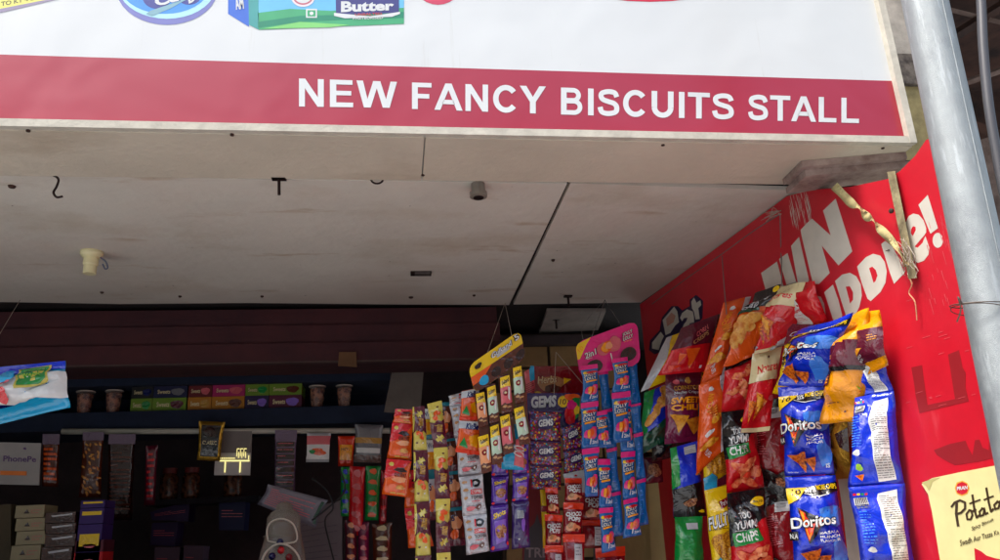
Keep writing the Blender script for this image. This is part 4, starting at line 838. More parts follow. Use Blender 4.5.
# hanging wires on the wall
b = Bag()
b.tube(smooth_pts([wall_at(652, 304, .03), wall_at(690, 276, .05), wall_at(722, 254, .04), wall_at(752, 232, .035), wall_at(780, 214, .03)], 4), .0016, m_wire, 6)
b.tube([wall_at(780, 214, .03), at(781, 250, 1.87), at(782, 287, 1.85)], .0014, m_wire, 6)
b.tube([wall_at(722, 256, .04), at(724, 285, 2.0), at(727, 320, 1.99)], .0014, m_wire, 6)
b.tube(smooth_pts([at(782, 287, 1.85), at(806, 279, 1.80), at(835, 268, 1.70), at(863, 258, 1.62), at(866.5, 268, 1.62), at(868.5, 290, 1.62), at(868, 299, 1.62), at(862, 307, 1.63), at(856, 310, 1.64)], 5), .0018, m_wire, 6)
b.tube([wall_at(889, 250, .004), at(863, 258, 1.62)], .0014, m_wire, 6)
tag(b.build('hanging_wire'), 'bent steel wire strung along the red wall that carries the chip bags', 'wire')
b = Bag(); random.seed(4)
for k in range(9):
    x, y = 779 + random.uniform(-3, 3), 213 + random.uniform(-3, 3); b.tube(smooth_pts([wall_at(x, y, .03), wall_at(x - random.uniform(2, 8), y + random.uniform(-4, 4), .045), wall_at(x - random.uniform(6, 18), y + random.uniform(0, 12), .035)], 4), .0009, m_thread, 4)
tag(b.build('string_knot'), 'frayed string knot tied to the wire just under the ceiling edge', 'string')

# ================================================================== MIDDLE GOODS
GS = 'strips of sweets hanging in the middle'
Y = 2.15
strip('sachet_strip', 'orange and red snack sachets in a strip at the left end of the sweets', 'sachets', at(404, 410, Y), GS, [
    (Y, [(396, 409), (413, 409.5), (412.5, 424), (393, 422.5)], sachet, 'orange'), (Y, [(393, 422.5), (412.5, 424.5), (411, 460), (387.5, 458)], sachet, 'orange'), (Y - .01, [(387.5, 458.5), (411, 461), (407, 497), (382.5, 494)], sachet, 'orange')], T=.006)
strip('sachet_strip', 'second strip of orange sachets hanging half hidden behind the maroon wrappers', 'sachets', at(412, 470, Y + .06), GS, [
    (Y + .06, [(405, 470), (424, 470), (425, 507), (405, 508)], sachet, 'orange'), (Y + .06, [(405, 508), (425, 507), (433, 546), (409, 548)], sachet, 'orange')], T=.006)
strip('bar_strip', 'maroon and yellow munch wafer bars joined in the left hand strip', 'wafer bars', at(420, 407, Y - .03), GS, [
    (Y - .03, [(413, 407), (424.5, 406), (427, 452), (414, 452)], munch, 'pale_yellow'), (Y - .03, [(414, 452), (427, 452), (429, 503), (415, 504)], munch, 'pale_yellow'), (Y - .035, [(415, 504), (429, 503), (430.5, 557), (416, 558)], munch, 'pale_yellow'), (Y - .04, [(416, 558), (430.5, 557), (433, 600), (418, 600)], munch, 'pale_yellow')], T=.009)
strip('bar_strip', 'maroon and yellow munch wafer bars joined in the right hand strip', 'wafer bars', at(436, 402, Y - .04), GS, [
    (Y - .04, [(427.5, 404), (441, 400.5), (447, 447), (434, 448)], munch2, 'pale_yellow'), (Y - .04, [(434, 448), (447, 447), (449.5, 498.5), (436, 499)], munch2, 'pale_yellow'), (Y - .045, [(436, 499), (449.5, 498.5), (450, 552), (437, 553)], munch2, 'pale_yellow'), (Y - .05, [(437, 553), (450, 552), (452, 600), (439, 600)], munch2, 'pale_yellow')], T=.009)
strip('sachet_strip', 'brown and teal snack sachets in a strip behind the right hand maroon wrappers', 'sachets', at(450, 404, Y + .03), GS, [
    (Y + .03, [(438, 403), (451, 402), (454, 438), (442, 440)], teal, 'brown'), (Y + .03, [(443, 439), (456, 437), (459, 470), (446, 472)], teal, 'brown'), (Y + .03, [(446, 472), (461, 470), (463, 506), (448, 508)], teal, 'brown'), (Y + .03, [(448, 508), (463, 506), (465, 545), (450, 546)], teal, 'brown')], T=.007)
strip('sachet_strip', 'narrow blue and yellow sachets in a strip between the two maroon bar strips', 'sachets', at(428, 408, Y + .02), GS, [
    (Y + .02, [(422, 409), (433, 409), (434, 438), (425, 440)], yellowmini, 'yellow'), (Y + .02, [(425, 440), (436, 440), (437, 474), (427, 475)], yellowmini, 'amber'), (Y + .02, [(427, 475), (437, 474), (438, 520), (429, 520)], teal, 'silver')], T=.006)
strip('sachet_strip', 'silver coffee toffee sachets with brown and red print in a long strip', 'sachets', at(462, 393, Y - .02), GS, [
    (Y - .02, [(449, 396), (470, 390), (471, 402), (450, 406)], coffee, 'silver'), (Y - .02, [(450, 405), (471, 401), (476, 436), (455, 438)], coffee, 'silver'), (Y - .02, [(456, 438), (478, 436), (482, 474), (459, 477)], coffee, 'silver'), (Y - .03, [(459.5, 477), (482, 474), (486, 514), (463, 516)], coffee, 'silver'), (Y - .03, [(463.5, 516), (486, 514), (489, 551), (467, 555)], coffee, 'silver')], T=.007)
strip('sachet_strip', 'orange KisBe packets with green triangles overlapping the silver sachets', 'sachets', at(470, 392, Y - .06), GS, [
    (Y - .06, [(462, 391), (478, 388), (479, 420), (460, 420)], kis, 'orange'), (Y - .065, [(460, 420), (479, 421), (479, 455), (456, 452)], kis, 'orange')], T=.006)
# yellow card with small chocolates
YE = 2.05
card = empty('hanging_card', at(497, 340, YE), 'yellow and brown display card with rows of small chocolate rolls hung on strings', 'display card', 'display cards of sweets')
ca = A(.62, 12, 18)
ca.poly('brown', [(0, .42), (1, .48), (1, 1), (0, 1)]).poly('orange', [(0, .42), (.4, .44), (.2, .7), (0, .72)])
for k, x in enumerate((.2, .44, .68, .92)): ca.blob('dark_brown' if k else 'cyan', x, .78, .09, .16, k, 14, .05)
ca.blob('dark_brown', .16, .22, .06, .1, 3, 12, .3).otext('white', 'navy', 'Gulkand', .42, .12, .80, .30, 0, .15, .06).otext('white', 'dark_brown', '5', .88, .06, .96, .26, 0, .1, .08).blob('pale_grey', .62, .34, .12, .05, 4)
packet('card', Q(YE, (468, 366), (520, 330), (526, 358), (475, 394)), 0, ca, 'yellow', card, 1, thick=.0015, round=.02)
rows = [[((476, 394), (484, 392), (488, 425), (479, 427), ecl_p), ((487, 388), (495, 385), (499, 421), (490, 424), ecl_m), ((500, 378), (509, 375), (513, 411), (502, 414), ecl_r), ((513, 368), (521, 366), (525, 401), (515, 404), ecl_m)],
        [((478, 437), (488, 434), (492, 471), (482, 474), ecl_p), ((490, 427), (498, 424), (503, 462), (493, 465), ecl_m), ((500, 417), (509, 414), (514, 452), (504, 455), ecl_r), ((514, 409), (523, 406), (530, 442), (520, 446), ecl_m)]]
for r_, row in enumerate(rows):
    for q in row: packet('chocolate_roll', Q(YE - .012 - .006 * r_, *q[:4]), .007, q[4], 'brown', card, sd())
b = Bag()
for q in [((478, 400), (491, 470)), ((489, 392), (502, 462)), ((502, 382), (513, 450)), ((515, 374), (528, 444))]:
    x, y = q[0]; X2, Y2 = q[1]; b.hexa(Q(YE - .004, (x - 4, y - 6), (x + 6, y - 9), (X2 + 3, Y2 - 6), (X2 - 7, Y2 - 3)) + Q(YE - .001, (x - 4, y - 6), (x + 6, y - 9), (X2 + 3, Y2 - 6), (X2 - 7, Y2 - 3)), film('brown'))
b.build('backing_strip', card)
b = Bag(); h = ceil_at(505, 303); b.tube([h + Vector((0, 0, .02)), h, at(487, 354, YE)], .0009, m_thread, 5); b.tube([h, at(512, 337, YE)], .0009, m_thread, 5); b.build('string', card)
strip('sachet_strip', 'lone blue and pink sachet hanging behind the chocolate rolls', 'sachets', at(514, 428, 2.08), GS, [(2.085, [(503, 424), (524, 424), (523, 470), (502, 469)], A(1.4, 6, 8).poly('rose', [(.6, .35), (1, .3), (1, .95), (.55, .9)]).text('white', 'OO', .62, .4, .95, .8, 80), 'cyan')], T=.007)
for lab, x, aa in (('purple Shots chocolate packets in the left of two strips', 0, [perk, perk, perk]), ('purple Shots chocolate packets in the right strip, the lowest showing its dark back', 1, [perk, perk, perk_b])):
    o = x * 21
    strip('chocolate_strip', lab, 'chocolates', at(500 + o, 446, 2.11), GS, [(2.12, [(491 + o, 446), (507 + o, 444), (508 + o, 476), (492 + o, 477)], aa[0], 'purple'), (2.115, [(492 + o, 477 - x * 3), (508 + o, 476 - x * 3), (507 + o, 504 - x * 3), (491.5 + o, 506 - x * 4)], aa[1], 'purple'),
        (2.11, [(491 + o, 506 - x * 4), (507.5 + o, 504 - x * 3), (508.5 + o, 549 - x * 2), (491 + o, 552 - x * 3)], aa[2], 'purple' if x == 0 else 'dark_purple')], T=.009)
tag(packet('thin_packet', Q(2.36, (524, 372), (534, 366), (536, 412), (527, 416)), .008, A(4, 4, 10).rect('cyan', .5, 0, 1, .3).lines('brown', .1, .3, .9, .9, 14, 3, .3), 'rose', None, sd()), 'narrow dusky pink and blue packet hanging just right of the yellow card', 'packet')
# Gems
g = empty('hanging_card', at(552, 398, 2.3), 'purple GEMS display card with speckled button sweet packets', 'display card', 'display cards of sweets')
packet('card', Q(2.3, (527, 393), (580, 393), (578, 428), (528, 428)), 0, A(.6, 8, 6).text('pale_grey', 'GEMS', .07, .08, .55, .42, 3, .1, .05).blob('yellow', .68, .25, .1, .17, 2, 16, .04).text('brown', '10', .62, .17, .74, .33, 0, .1).blob('orange', .85, .12, .13, .12, 3).blob('green', .9, .45, .14, .3, 5).blob('red', .83, .62, .12, .3, 6).blob('pink', .85, .35, .09, .15, 4).blob('yellow', .96, .5, .06, .14, 7), 'dark_purple', g, 1, thick=.0015)
for q in (((529, 410), (561, 411), (561, 442), (529, 441)), ((529, 441), (561, 442), (562, 466), (530, 465)), ((530, 465), (562, 466), (561, 490), (531, 489)), ((561, 428), (581, 420), (586, 446), (563, 452)), ((563, 452), (587, 446), (588, 470), (564, 474))):
    packet('sweet_packet', Q(2.28 - .004 * (q[0][1] > 430), *q), .006, gems, 'wine', g, sd())
b = Bag(); b.tube([at(556, 352, 2.3), at(554, 394, 2.3)], .0008, m_thread, 4); b.tube([at(556, 352, 2.3), at(584, 385, 2.3)], .0008, m_thread, 4); b.build('string', g)
tag(packet('clear_sachet', Q(2.265, (563, 474), (590, 468), (589, 492), (565, 494)), .008, A(1, 6, 6).blob('red', .45, .2, .05, .05, 1).blob('pink', .5, .45, .05, .06, 2).blob('pink', .46, .7, .05, .05, 3).lines('grey', .1, .2, .4, .8, 4, 2, .3), 'pale_grey', None, sd()), 'frosted grey packet with small red dots under the speckled packets', 'packet')
c2 = packet('hanging_card', Q(2.42, (530, 366), (588, 366), (582, 396), (530, 396)), 0, A(.55, 8, 6).blob('tan', .38, .6, .22, .3, 3).blob('brown', .42, .75, .14, .15, 4).otext('cream', 'dark_red', 'Herbs', .14, .34, .48, .58, 4, .1, .05).poly('yellow', [(.6, .4), (.74, .45), (.62, .62)]).rect('cyan', 0, 0, .06, .5).blob('yellow', .12, .95, .08, .12, 3), 'dark_red', None, 1, thick=.002)
tag(c2, 'dark red display card with a brown sweet picture behind the GEMS card', 'display card', 'display cards of sweets')
r = tag(slab('price_board', Q(2.6, (524, 478), (551, 478), (551, 600), (522, 600)), .012, mat('dull_red_board', (110, 18, 26), 'print'), A(2, 6, 8).poly(mat('charcoal_print', (60, 54, 60), 'print'), [(.08, .45), (.4, .38), (.5, .3), (.6, .38), (.95, .46), (1, 1), (0, 1)]).text(mat('dull_print', (130, 116, 120), 'print'), 'TRE', .1, .58, .9, .66)), 'dull red board with a dark figure and the letters TRE between sweets', 'board')
# choco pops
for lab, its in (('red CHOCO POPS packets in the left of two strips', [[(545, 487), (557, 488), (560, 514), (547, 513)], [(545, 514), (562, 515), (561, 545), (546, 545)], [(545, 545), (563, 545), (563, 582), (546, 582)]]),
                 ('red CHOCO POPS packets in the right of two strips', [[(565, 478), (581, 478), (583, 502), (565, 502)], [(564, 502), (583, 503), (581, 534), (563, 534)], [(563, 534), (584, 534), (584, 575), (563, 575)]])):
    strip('sweet_strip', lab, 'sweets', at(its[0][0][0] + 8, its[0][0][1], 2.3), GS, [(2.24, q, pops if i < 2 else pops_b, 'dark_red') for i, q in enumerate(its)], T=.012)
strip('sweet_strip', 'red sweets packets hanging behind the right CHOCO POPS strip and the lollipops', 'sweets', at(590, 488, 2.36), GS, [(2.36, [(582, 488), (604, 490), (604, 520), (582, 520)], pops, 'dark_red'), (2.36, [(582, 520), (604, 520), (606, 548), (583, 548)], pops_b, 'dark_red'), (2.34, [(596, 548), (624, 546), (626, 590), (597, 592)], pops, 'dark_red')], T=.012)
tag(packet('yellow_packet', Q(2.34, (540, 488), (549, 488), (550, 548), (543, 548)), .008, A(4, 4, 8).rect('dark_red', 0, .3, 1, .4), 'yellow', None, sd()), 'thin yellow packet edge showing left of the CHOCO POPS', 'packet')
# pink lollipop card
YJ = 2.2
j = empty('hanging_card', at(608, 345, YJ), 'bright pink display card of two in one lollipops hung on strings', 'display card', 'display cards of sweets')
pk = A(.55, 14, 20)
pk.poly('yellow', [(0, .05), (0, .5), (.04, .5), (.2, .06), (.16, 0)]).text('amber', '10', .03, .16, .11, .3, 30).otext('white', 'wine', '2in1', .12, .36, .30, .52, 8, .1, .05).lines('white', .14, .54, .28, .58, 1, 2)
pk.blob('rose', .42, .42, .10, .18, 3, 16, .1).blob('rose', .60, .38, .10, .2, 4, 16, .1).blob('orange', .47, .40, .09, .14, 5).blob('amber', .44, .40, .06, .1, 6).blob('peach', .51, .38, .05, .1, 8).poly('white', [(.515, .58), (.53, .58), (.56, .93), (.535, .93)]).otext('white', 'wine', 'JOLLY', .74, .18, .90, .28, 5, .1, .05).otext('white', 'wine', 'LOLLY', .74, .29, .90, .37, 5, .1, .05).lines('amber', .75, .39, .9, .43, 1, 3)
pk.blob('dark_brown', .24, .8, .13, .16, 2, 18, .03).blob('dark_brown', .80, .72, .13, .16, 2, 18, .03)
corner = Q(YJ, (575, 343), (637, 320), (641, 364), (580, 377))
packet('card', corner, 0, pk, 'pink', j, 1, thick=.0018, round=.025)
colsJ = [  # x-left/right at several y: (top list) front strips then back strips
 (YJ - .02, jolly, [(581, 366, 596, 364), (582, 403, 597, 401), (583, 449, 598, 447), (586, 497, 597, 496)]),
 (YJ - .012, jolly, [(595, 412, 606, 410), (598, 448, 611, 447), (597, 459, 609, 459), (600, 508, 612, 507), (603, 553, 615, 550)]),
 (YJ + .015, jolly_b, [(599, 372, 607, 371), (603, 410, 613, 408), (607, 449, 616, 447), (611, 493, 620, 491), (612, 537, 624, 535)]),
 (YJ - .02, jolly, [(613, 359, 626, 357), (613, 393, 629, 391), (615, 443, 630, 441)]),
 (YJ - .006, jolly, [(620, 400, 630, 400), (622, 452, 634, 451), (624, 500, 636, 497), (624, 538, 640, 535)]),
 (YJ + .01, jolly_b, [(628, 362, 636, 360), (630, 405, 640, 403), (634, 434, 642, 432), (637, 480, 645, 478), (639, 526, 648, 524)])]
for Yc, art, pts in colsJ:
    for (a0, b0, a1, b1), (c0_, d0, c1, d1) in zip(pts, pts[1:]):
        if d0 - b0 < 20: continue
        packet('lollipop_packet', Q(Yc, (a0, b0), (a1, b1), (c1, d1), (c0_, d0)), .008, art, 'jolly_blue', j, sd(), pinch=.14, seal=.1, widen=1.16, sway=random.uniform(-.08, .08))
b = Bag(); h = ceil_at(605, 300); b.tube([h + Vector((0, 0, .02)), h, at(592, 336, YJ)], .0011, m_wire, 5); b.tube([h, at(622, 327, YJ)], .0011, m_wire, 5); b.tube(smooth_pts([h, at(590, 316, YJ), at(582, 328, YJ), at(583, 339, YJ)], 4), .0006, m_wire, 4); b.build('string', j)

# ================================================================== LEFT: BRIGHT BAG AND DARK INTERIOR
crackle = A(.62, 20, 14)
crackle.rect('blue', 0, 0, 1, .17).poly('white', [(.0, .22), (.5, .2), (.6, .3), (1, .22), (1, .8), (.8, .72), (.6, .76), (.45, .72), (0, .72)]).poly('navy', [(0, .70), (.35, .70), (.6, .76), (.3, .80), (0, .80)]).poly('pale_yellow', [(.61, .08), (.89, .06), (.88, .4), (.82, .5), (.64, .54)]).poly('green', [(.63, .09), (.87, .08), (.865, .36), (.8, .46), (.655, .50)]).text('lime', 'CREAM', .67, .16, .84, .22, 2).text('lime', 'WAFER', .68, .28, .83, .34, 2).blob('red', .56, .62, .04, .10, 2).blob('orange', .47, .36, .05, .11, 3).blob('rose', .56, .42, .03, .06, 4).blob('cyan', .56, .3, .05, .14, 7)
tag(packet('snack_bag', Q(1.95, (-55, 372), (65, 361), (72, 408), (-55, 436)), .035, crackle, 'cyan', None, 79, pinch=.03, seal=.08, wr=1.0, off=.002, lay=.0009), 'big cyan, white and green snack bag hanging at the left edge of the picture', 'snack bag')
b = Bag(); b.tube([ceil_at(20, 300), at(-20, 367, 1.95)], .0009, m_thread, 4); tag(b.build('thread'), 'thin thread from the ceiling to the big cyan snack bag', 'thread')

# cups on the shelf
m_cupc = mat('cup_biscuits', (168, 100, 70), 'food', s=55, tint=(84, 44, 36)); m_lid = mat('cup_rim', (190, 176, 166), 'film')
for x, lb in ((84, 'clear cup of brown biscuits, leftmost on the navy shelf'), (113, 'clear cup of brown biscuits beside the dark boxes, second from the left'), (317, 'clear cup of biscuits just right of the lime and purple boxes'), (344, 'clear cup of biscuits at the right end of the navy shelf')):
    p = at(x, 409, YS + .06); p.z = zs + .001; c_ = empty('biscuit_cup', p, lb, 'cup', 'cups on the navy shelf')
    b = Bag(); b.lathe(p, [(.022, 0), (.024, .004), (.031, .085), (.031, .088), (.0295, .087), (.0225, .004)], mat('clear_cup', (220, 214, 210), 'clear'), 20); b.build('cup_body', c_, True)
    b = Bag(); b.lathe(p + Vector((0, 0, .003)), [(.0205, 0), (.0265, .055), (.028, .072), (.015, .078)], m_cupc, 16); b.build('biscuits', c_)
    b = Bag(); b.lathe(p + Vector((0, 0, .084)), [(.033, 0), (.0335, .004), (.03, .006), (.001, .007)], m_lid, 20); b.build('lid', c_)
# boxes
def box_at(name, x0, y0, x1, y1, Y, dep, base, art, label, cat='box', group=None, m='paper'):
    q = Q(Y, (x0, y0), (x1, y0), (x1, y1), (x0, y1)); z1 = q[0].z; z0 = q[2].z; X0, X1 = q[3].x, q[2].x
    qq = [Vector((X0, Y, z1)), Vector((X1, Y, z1)), Vector((X1, Y, z0)), Vector((X0, Y, z0))]
    mm = mat('card_' + base, tuple(int(v * .7) for v in C[base]), 'paper'); return tag(slab(name, qq, dep, mm, art, lay=.0002), label, cat, group)
GB = 'sweet boxes on the navy shelf'
def bx(a, c1, t=None): x = A(.4, 4, 3); x.blob(c1, .72, .5, .18, .34, 3, 14, .2); x.text('cream', t or 'Sweets', .12, .3, .5, .66); return x
BX = [(131, 172, 'lime', 'green', 'black', 'navy', 'lime box at the left end of the boxes', 'dark box on top at the left end of the boxes'), (153, 187, 'lime', 'maroon', 'navy', 'grey', 'lime box with a maroon disc', 'dark navy box stacked above the maroon disc box'),
      (188, 212, 'amber', 'gold', 'dark_red', 'rose', 'amber box under the dark red box', 'dark red box beside the pink one'), (212, 245, 'amber', 'brown', 'pink', 'rose', 'amber box under the pink box', 'bright pink box in the upper row'),
      (245, 269, 'dark_purple', 'violet', 'lime', 'green', 'dark purple box under the small lime box', 'small lime box in the upper row'), (269, 302, 'wine', 'violet', 'lime', 'brown', 'purple box at the right end of the boxes', 'lime box with a brown disc, rightmost upper one,')]
zmid = at(200, 397, YS + .03).z
for i, (x0, x1, c1, d1, c2_, d2, l1, l2) in enumerate(BX):
    if i == 0: x1 = 153
    X0, X1 = at(x0, 400, YS + .03).x, at(x1, 400, YS + .03).x - .002
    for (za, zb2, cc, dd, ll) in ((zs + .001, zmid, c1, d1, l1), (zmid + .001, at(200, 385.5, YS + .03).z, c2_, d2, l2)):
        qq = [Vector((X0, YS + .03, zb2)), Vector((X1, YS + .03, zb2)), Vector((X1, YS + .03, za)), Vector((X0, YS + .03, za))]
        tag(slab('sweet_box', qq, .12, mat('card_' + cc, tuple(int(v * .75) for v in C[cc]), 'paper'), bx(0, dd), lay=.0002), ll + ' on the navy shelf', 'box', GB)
# hanging goods under the rail
YR = YS - .06
def hang(label, q, art, base, name='hanging_packet', T=.01, Y=YR, group='packets hung from the pale rail', cat='packet'): return tag(packet(name, Q(Y, *q), T, art, base, None, sd()), label, cat, group)
nuts = A(3, 6, 14).rect('lilac', 0, 0, 1, .13); random.seed(2)
for k in range(40): nuts.blob('crisp', random.uniform(.1, .9), random.uniform(.17, .97), .10, .016, k, 8, .2, random.uniform(0, 90))
for it in range(1, len(nuts.items)): v, f, m, l = nuts.items[it]; nuts.items[it] = (v, f, m, 1 + (it % 6) * .5)
hang('small orange and brown strip with a clear top left of the peanut strip', [(43, 434), (60, 434), (58, 487), (42, 486)], A(3, 6, 10).rect('lilac', 0, 0, 1, .2).lines('orange', .1, .25, .9, .9, 7, 3, .5), 'brown')
hang('strip of peanuts in clear film with a lilac top', [(83, 432), (104, 432), (101, 497), (79, 497)], nuts, 'brown')
hang('wide dark brown strip with a lilac top right of the peanuts', [(109, 434), (136, 434), (132, 520), (106, 520)], A(3, 6, 14).rect('lilac', 0, 0, 1, .12).lines('brown', .1, .2, .9, .9, 14, 2, .4), 'dark_brown')
hang('thin dark red strip right of the wide brown strip', [(146, 446), (158, 445), (155, 505), (144, 505)], A(4, 4, 10).lines('red', .2, .1, .8, .9, 8, 3, .4), 'maroon')
hang('black and gold foil packet hung over the rail beside the reflective grey panel', [(199, 421), (225, 422), (220, 461), (197, 460)], A(1.5, 8, 8).rect('black', .12, .1, .88, .9).text('cream', 'CLASSIC', .2, .5, .8, .6).blob('dark_brown', .5, .28, .25, .12, 2), 'gold_foil', T=.012, Y=YR - .02)
tam = A(3, 6, 14).rect('lilac', 0, 0, 1, .16)
for k in range(8): tam.rect('dark_brown', .08, .19 + k * .1, .92, .265 + k * .1).lines('rose', .15, .2 + k * .1, .85, .23 + k * .1, 1, k)
hang('strip of dark tamarind sweets with a pink top right of the reflective grey panel', [(275, 430), (297, 430), (295, 494), (274, 494)], tam, 'lilac')
hang('white topped packet with a small food picture right of the tamarind strip', [(307, 433), (331, 433), (329, 462), (306, 462)], A(1.2, 6, 8).rect('white', 0, .1, 1, .9).rect('rose', .0, .1, 1, .4).blob('orange', .5, .65, .35, .12, 2).blob('green', .25, .65, .12, .08, 3), 'pale_grey')
hang('orange and red packet below the right end of the rail', [(338, 436), (355, 436), (353, 466), (338, 466)], A(1.7, 6, 8).rect('amber', .1, .3, .9, .8).text('brown', 'HOT', .2, .4, .8, .5), 'flame')
hang('stack of dull grey and tan sachets at the right end of the rail', [(355, 424), (383, 425), (381, 463), (354, 462)], A(1.4, 6, 8).rect('gold', 0, .35, 1, .5).rect('white', .05, .62, .95, .75).rect('brown', 0, .8, 1, 1), 'grey')
for lb, q, c1, c2_ in (('green candy strip below the orange packet', [(341, 467), (350, 467), (350, 516), (340, 516)], 'green', 'blue'), ('red and pink candy strip below the orange packet', [(350, 466), (365, 467), (363, 536), (348, 534)], 'red', 'rose'), ('green candy strip with orange dots below the grey sachets', [(366, 466), (381, 466), (378, 520), (365, 520)], 'green', 'orange'), ('red candy strip beside the hanging orange sachets', [(381, 470), (389, 470), (386, 524), (379, 524)], 'dark_red', 'red'),
                    ('pink and brown toffee strip low on the left', [(345, 520), (357, 520), (357, 572), (345, 572)], 'maroon', 'peach'), ('pink and brown toffee strip in the middle of three', [(358, 522), (369, 522), (369, 574), (358, 574)], 'wine', 'rose'), ('pale and brown toffee strip nearest the maroon bars', [(372, 524), (392, 522), (392, 574), (373, 575)], 'brown', 'cream')):
    a = A(4, 4, 10)
    for k in range(5): a.blob(c2_, .5, .1 + k * .2, .28, .05, k, 10, .3)
    hang(lb, q, a, c1, 'candy_strip', .012, 2.98, 'candy strips in the dark middle', 'candy strip')
# grey reflective panel; its reflected lines are imitated by an emissive print
gp = A(1.1, 6, 6); b_glint = mat('glowing_reflection', (250, 236, 150), 'glow', e=.6)
gp.rect(mat('panel_top_dark', (120, 112, 108), 'print'), .0, .0, 1, .5).rect(b_glint, .12, .665, .97, .69)
for x in (.28, .70): gp.rect(b_glint, x, .70, x + .03, .94)
for x in (.6, .70, .80): gp.rect(b_glint, x, .40, x + .08, .415).rect(b_glint, x, .42, x + .015, .58).rect(b_glint, x + .05, .48, x + .065, .62)
gp.rect(b_glint, .94, .56, .96, .655)
for k in range(9): gp.rect(b_glint, .14 + k * .05, .61, .165 + k * .05, .64)
tag(slab('glint_panel', Q(YR + .02, (217, 431), (252, 431), (250, 475), (214, 475)), .008, mat('panel_grey', (200, 198, 196), 'print'), gp), 'small grey panel with reflected yellow lines painted as glow, hung below the rail', 'lit panel')
# notice
nt_ = A(.9, 6, 6); nt_.text(mat('notice_violet', (90, 60, 110), 'print'), 'PhonePe', .25, .32, .92, .46).rect(mat('notice_orange', (225, 120, 40), 'print'), .2, .68, .74, .78).blob(mat('notice_violet', 0, 'print'), .68, .14, .03, .03, 1)
tag(slab('notice', Q(2.7, (-8, 442), (41, 443), (39, 485), (-10, 484)), .004, mat('notice_white', (150, 146, 144), 'print'), nt_), 'white payment notice with an orange stripe at the left edge', 'notice')
# stacked cartons bottom left
YK = 2.72
st = empty('stack_shelf', at(60, 590, YK), 'dark low shelf below the frame that carries the stacked cartons', 'shelf'); zk = at(60, 575, YK).z
b = Bag(); b.box((-1.7, YK - .02, zk - .03), (-.7, YK + .3, zk), m_dk2); b.build('board', st)
b = Bag(); b.box((-1.7, YK, .14), (-1.66, YK + .28, zk - .031), m_dk2); b.box((-.74, YK, .14), (-.7, YK + .28, zk - .031), m_dk2); b.build('side', st)
def stack(x0, x1, ys, base, art, labels, name, cat, grp, dep=.1, kind='paper', jit=0):
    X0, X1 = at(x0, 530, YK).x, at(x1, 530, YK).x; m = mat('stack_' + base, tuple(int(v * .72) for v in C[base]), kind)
    zsn = [zk + .0015 if i == len(ys) - 1 else at(x0, y, YK).z for i, y in enumerate(ys)]
    for i in range(len(ys) - 1):
        o = jit * ((i * 37 % 5) - 2) / 2; q = [Vector((X0 + o, YK, zsn[i] - .002)), Vector((X1 + o, YK, zsn[i] - .002)), Vector((X1 + o, YK, zsn[i + 1])), Vector((X0 + o, YK, zsn[i + 1]))]
        tag(slab(name, q, dep, m, art, lay=.0002), labels[i], cat, grp)
tri = A(.6, 4, 4).poly('dark_brown', [(.3, .65), (.4, .3), (.5, .65)]).lines('rose', .55, .35, .9, .7, 3, 1, .3)
ordl = ['topmost', 'second from the top', 'third from the top', 'fourth from the top', 'lowest']
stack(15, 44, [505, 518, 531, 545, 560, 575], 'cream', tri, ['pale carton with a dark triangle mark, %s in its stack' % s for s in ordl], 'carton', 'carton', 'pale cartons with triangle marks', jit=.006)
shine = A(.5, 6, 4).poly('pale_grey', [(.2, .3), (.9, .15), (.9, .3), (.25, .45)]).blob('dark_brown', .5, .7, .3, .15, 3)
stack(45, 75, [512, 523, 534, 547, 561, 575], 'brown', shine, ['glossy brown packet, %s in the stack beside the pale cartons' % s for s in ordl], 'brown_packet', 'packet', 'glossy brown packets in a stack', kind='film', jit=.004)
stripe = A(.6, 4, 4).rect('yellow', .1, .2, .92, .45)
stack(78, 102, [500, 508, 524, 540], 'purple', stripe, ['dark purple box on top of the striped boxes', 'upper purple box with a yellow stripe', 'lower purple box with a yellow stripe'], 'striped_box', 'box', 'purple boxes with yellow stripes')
for y0_, y1_, c_, lb in ((540.5, 552, 'maroon', 'maroon box between the striped purple box and the red box'), (552.5, 575, 'red', 'bright red box at the bottom of the striped box stack')):
    z1 = at(78, y0_, YK).z; z0 = zk + .0015 if y1_ == 575 else at(78, y1_, YK).z; X0, X1 = at(77, 530, YK).x, at(105, 530, YK).x
    tag(slab('sweet_carton', [Vector((X0, YK, z1)), Vector((X1, YK, z1)), Vector((X1, YK, z0)), Vector((X0, YK, z0))], .1, mat('stack_' + c_, C[c_], 'paper'), A(.6, 4, 4).blob('rose', .5, .5, .2, .2, 3), lay=.0002), lb, 'box')
tag(slab('dull_sack', Q(YK + .02, (-10, 505), (11, 504), (10, 590), (-12, 590)), .1, mat('sackcloth', (84, 72, 52), 'rough')), 'dull olive sack at the bottom left corner beside the cartons', 'sack')
# dim purple parcels inside
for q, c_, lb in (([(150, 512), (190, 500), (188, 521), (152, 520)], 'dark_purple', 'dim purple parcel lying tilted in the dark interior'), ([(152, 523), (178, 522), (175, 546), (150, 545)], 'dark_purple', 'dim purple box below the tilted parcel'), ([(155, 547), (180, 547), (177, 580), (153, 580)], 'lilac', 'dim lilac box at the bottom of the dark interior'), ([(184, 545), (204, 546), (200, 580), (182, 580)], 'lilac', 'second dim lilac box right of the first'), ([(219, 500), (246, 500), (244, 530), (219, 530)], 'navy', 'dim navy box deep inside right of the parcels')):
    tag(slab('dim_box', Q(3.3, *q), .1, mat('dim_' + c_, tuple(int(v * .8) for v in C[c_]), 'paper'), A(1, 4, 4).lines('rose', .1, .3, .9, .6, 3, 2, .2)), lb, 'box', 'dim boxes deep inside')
dm = [('dim jar of brown sweets deep inside, left of the reflective grey panel', 168), ('dim jar of dark sweets deep inside, below the gold foil packet', 190), ('dim jar of brown sweets deep inside, below the reflective grey panel', 232)]
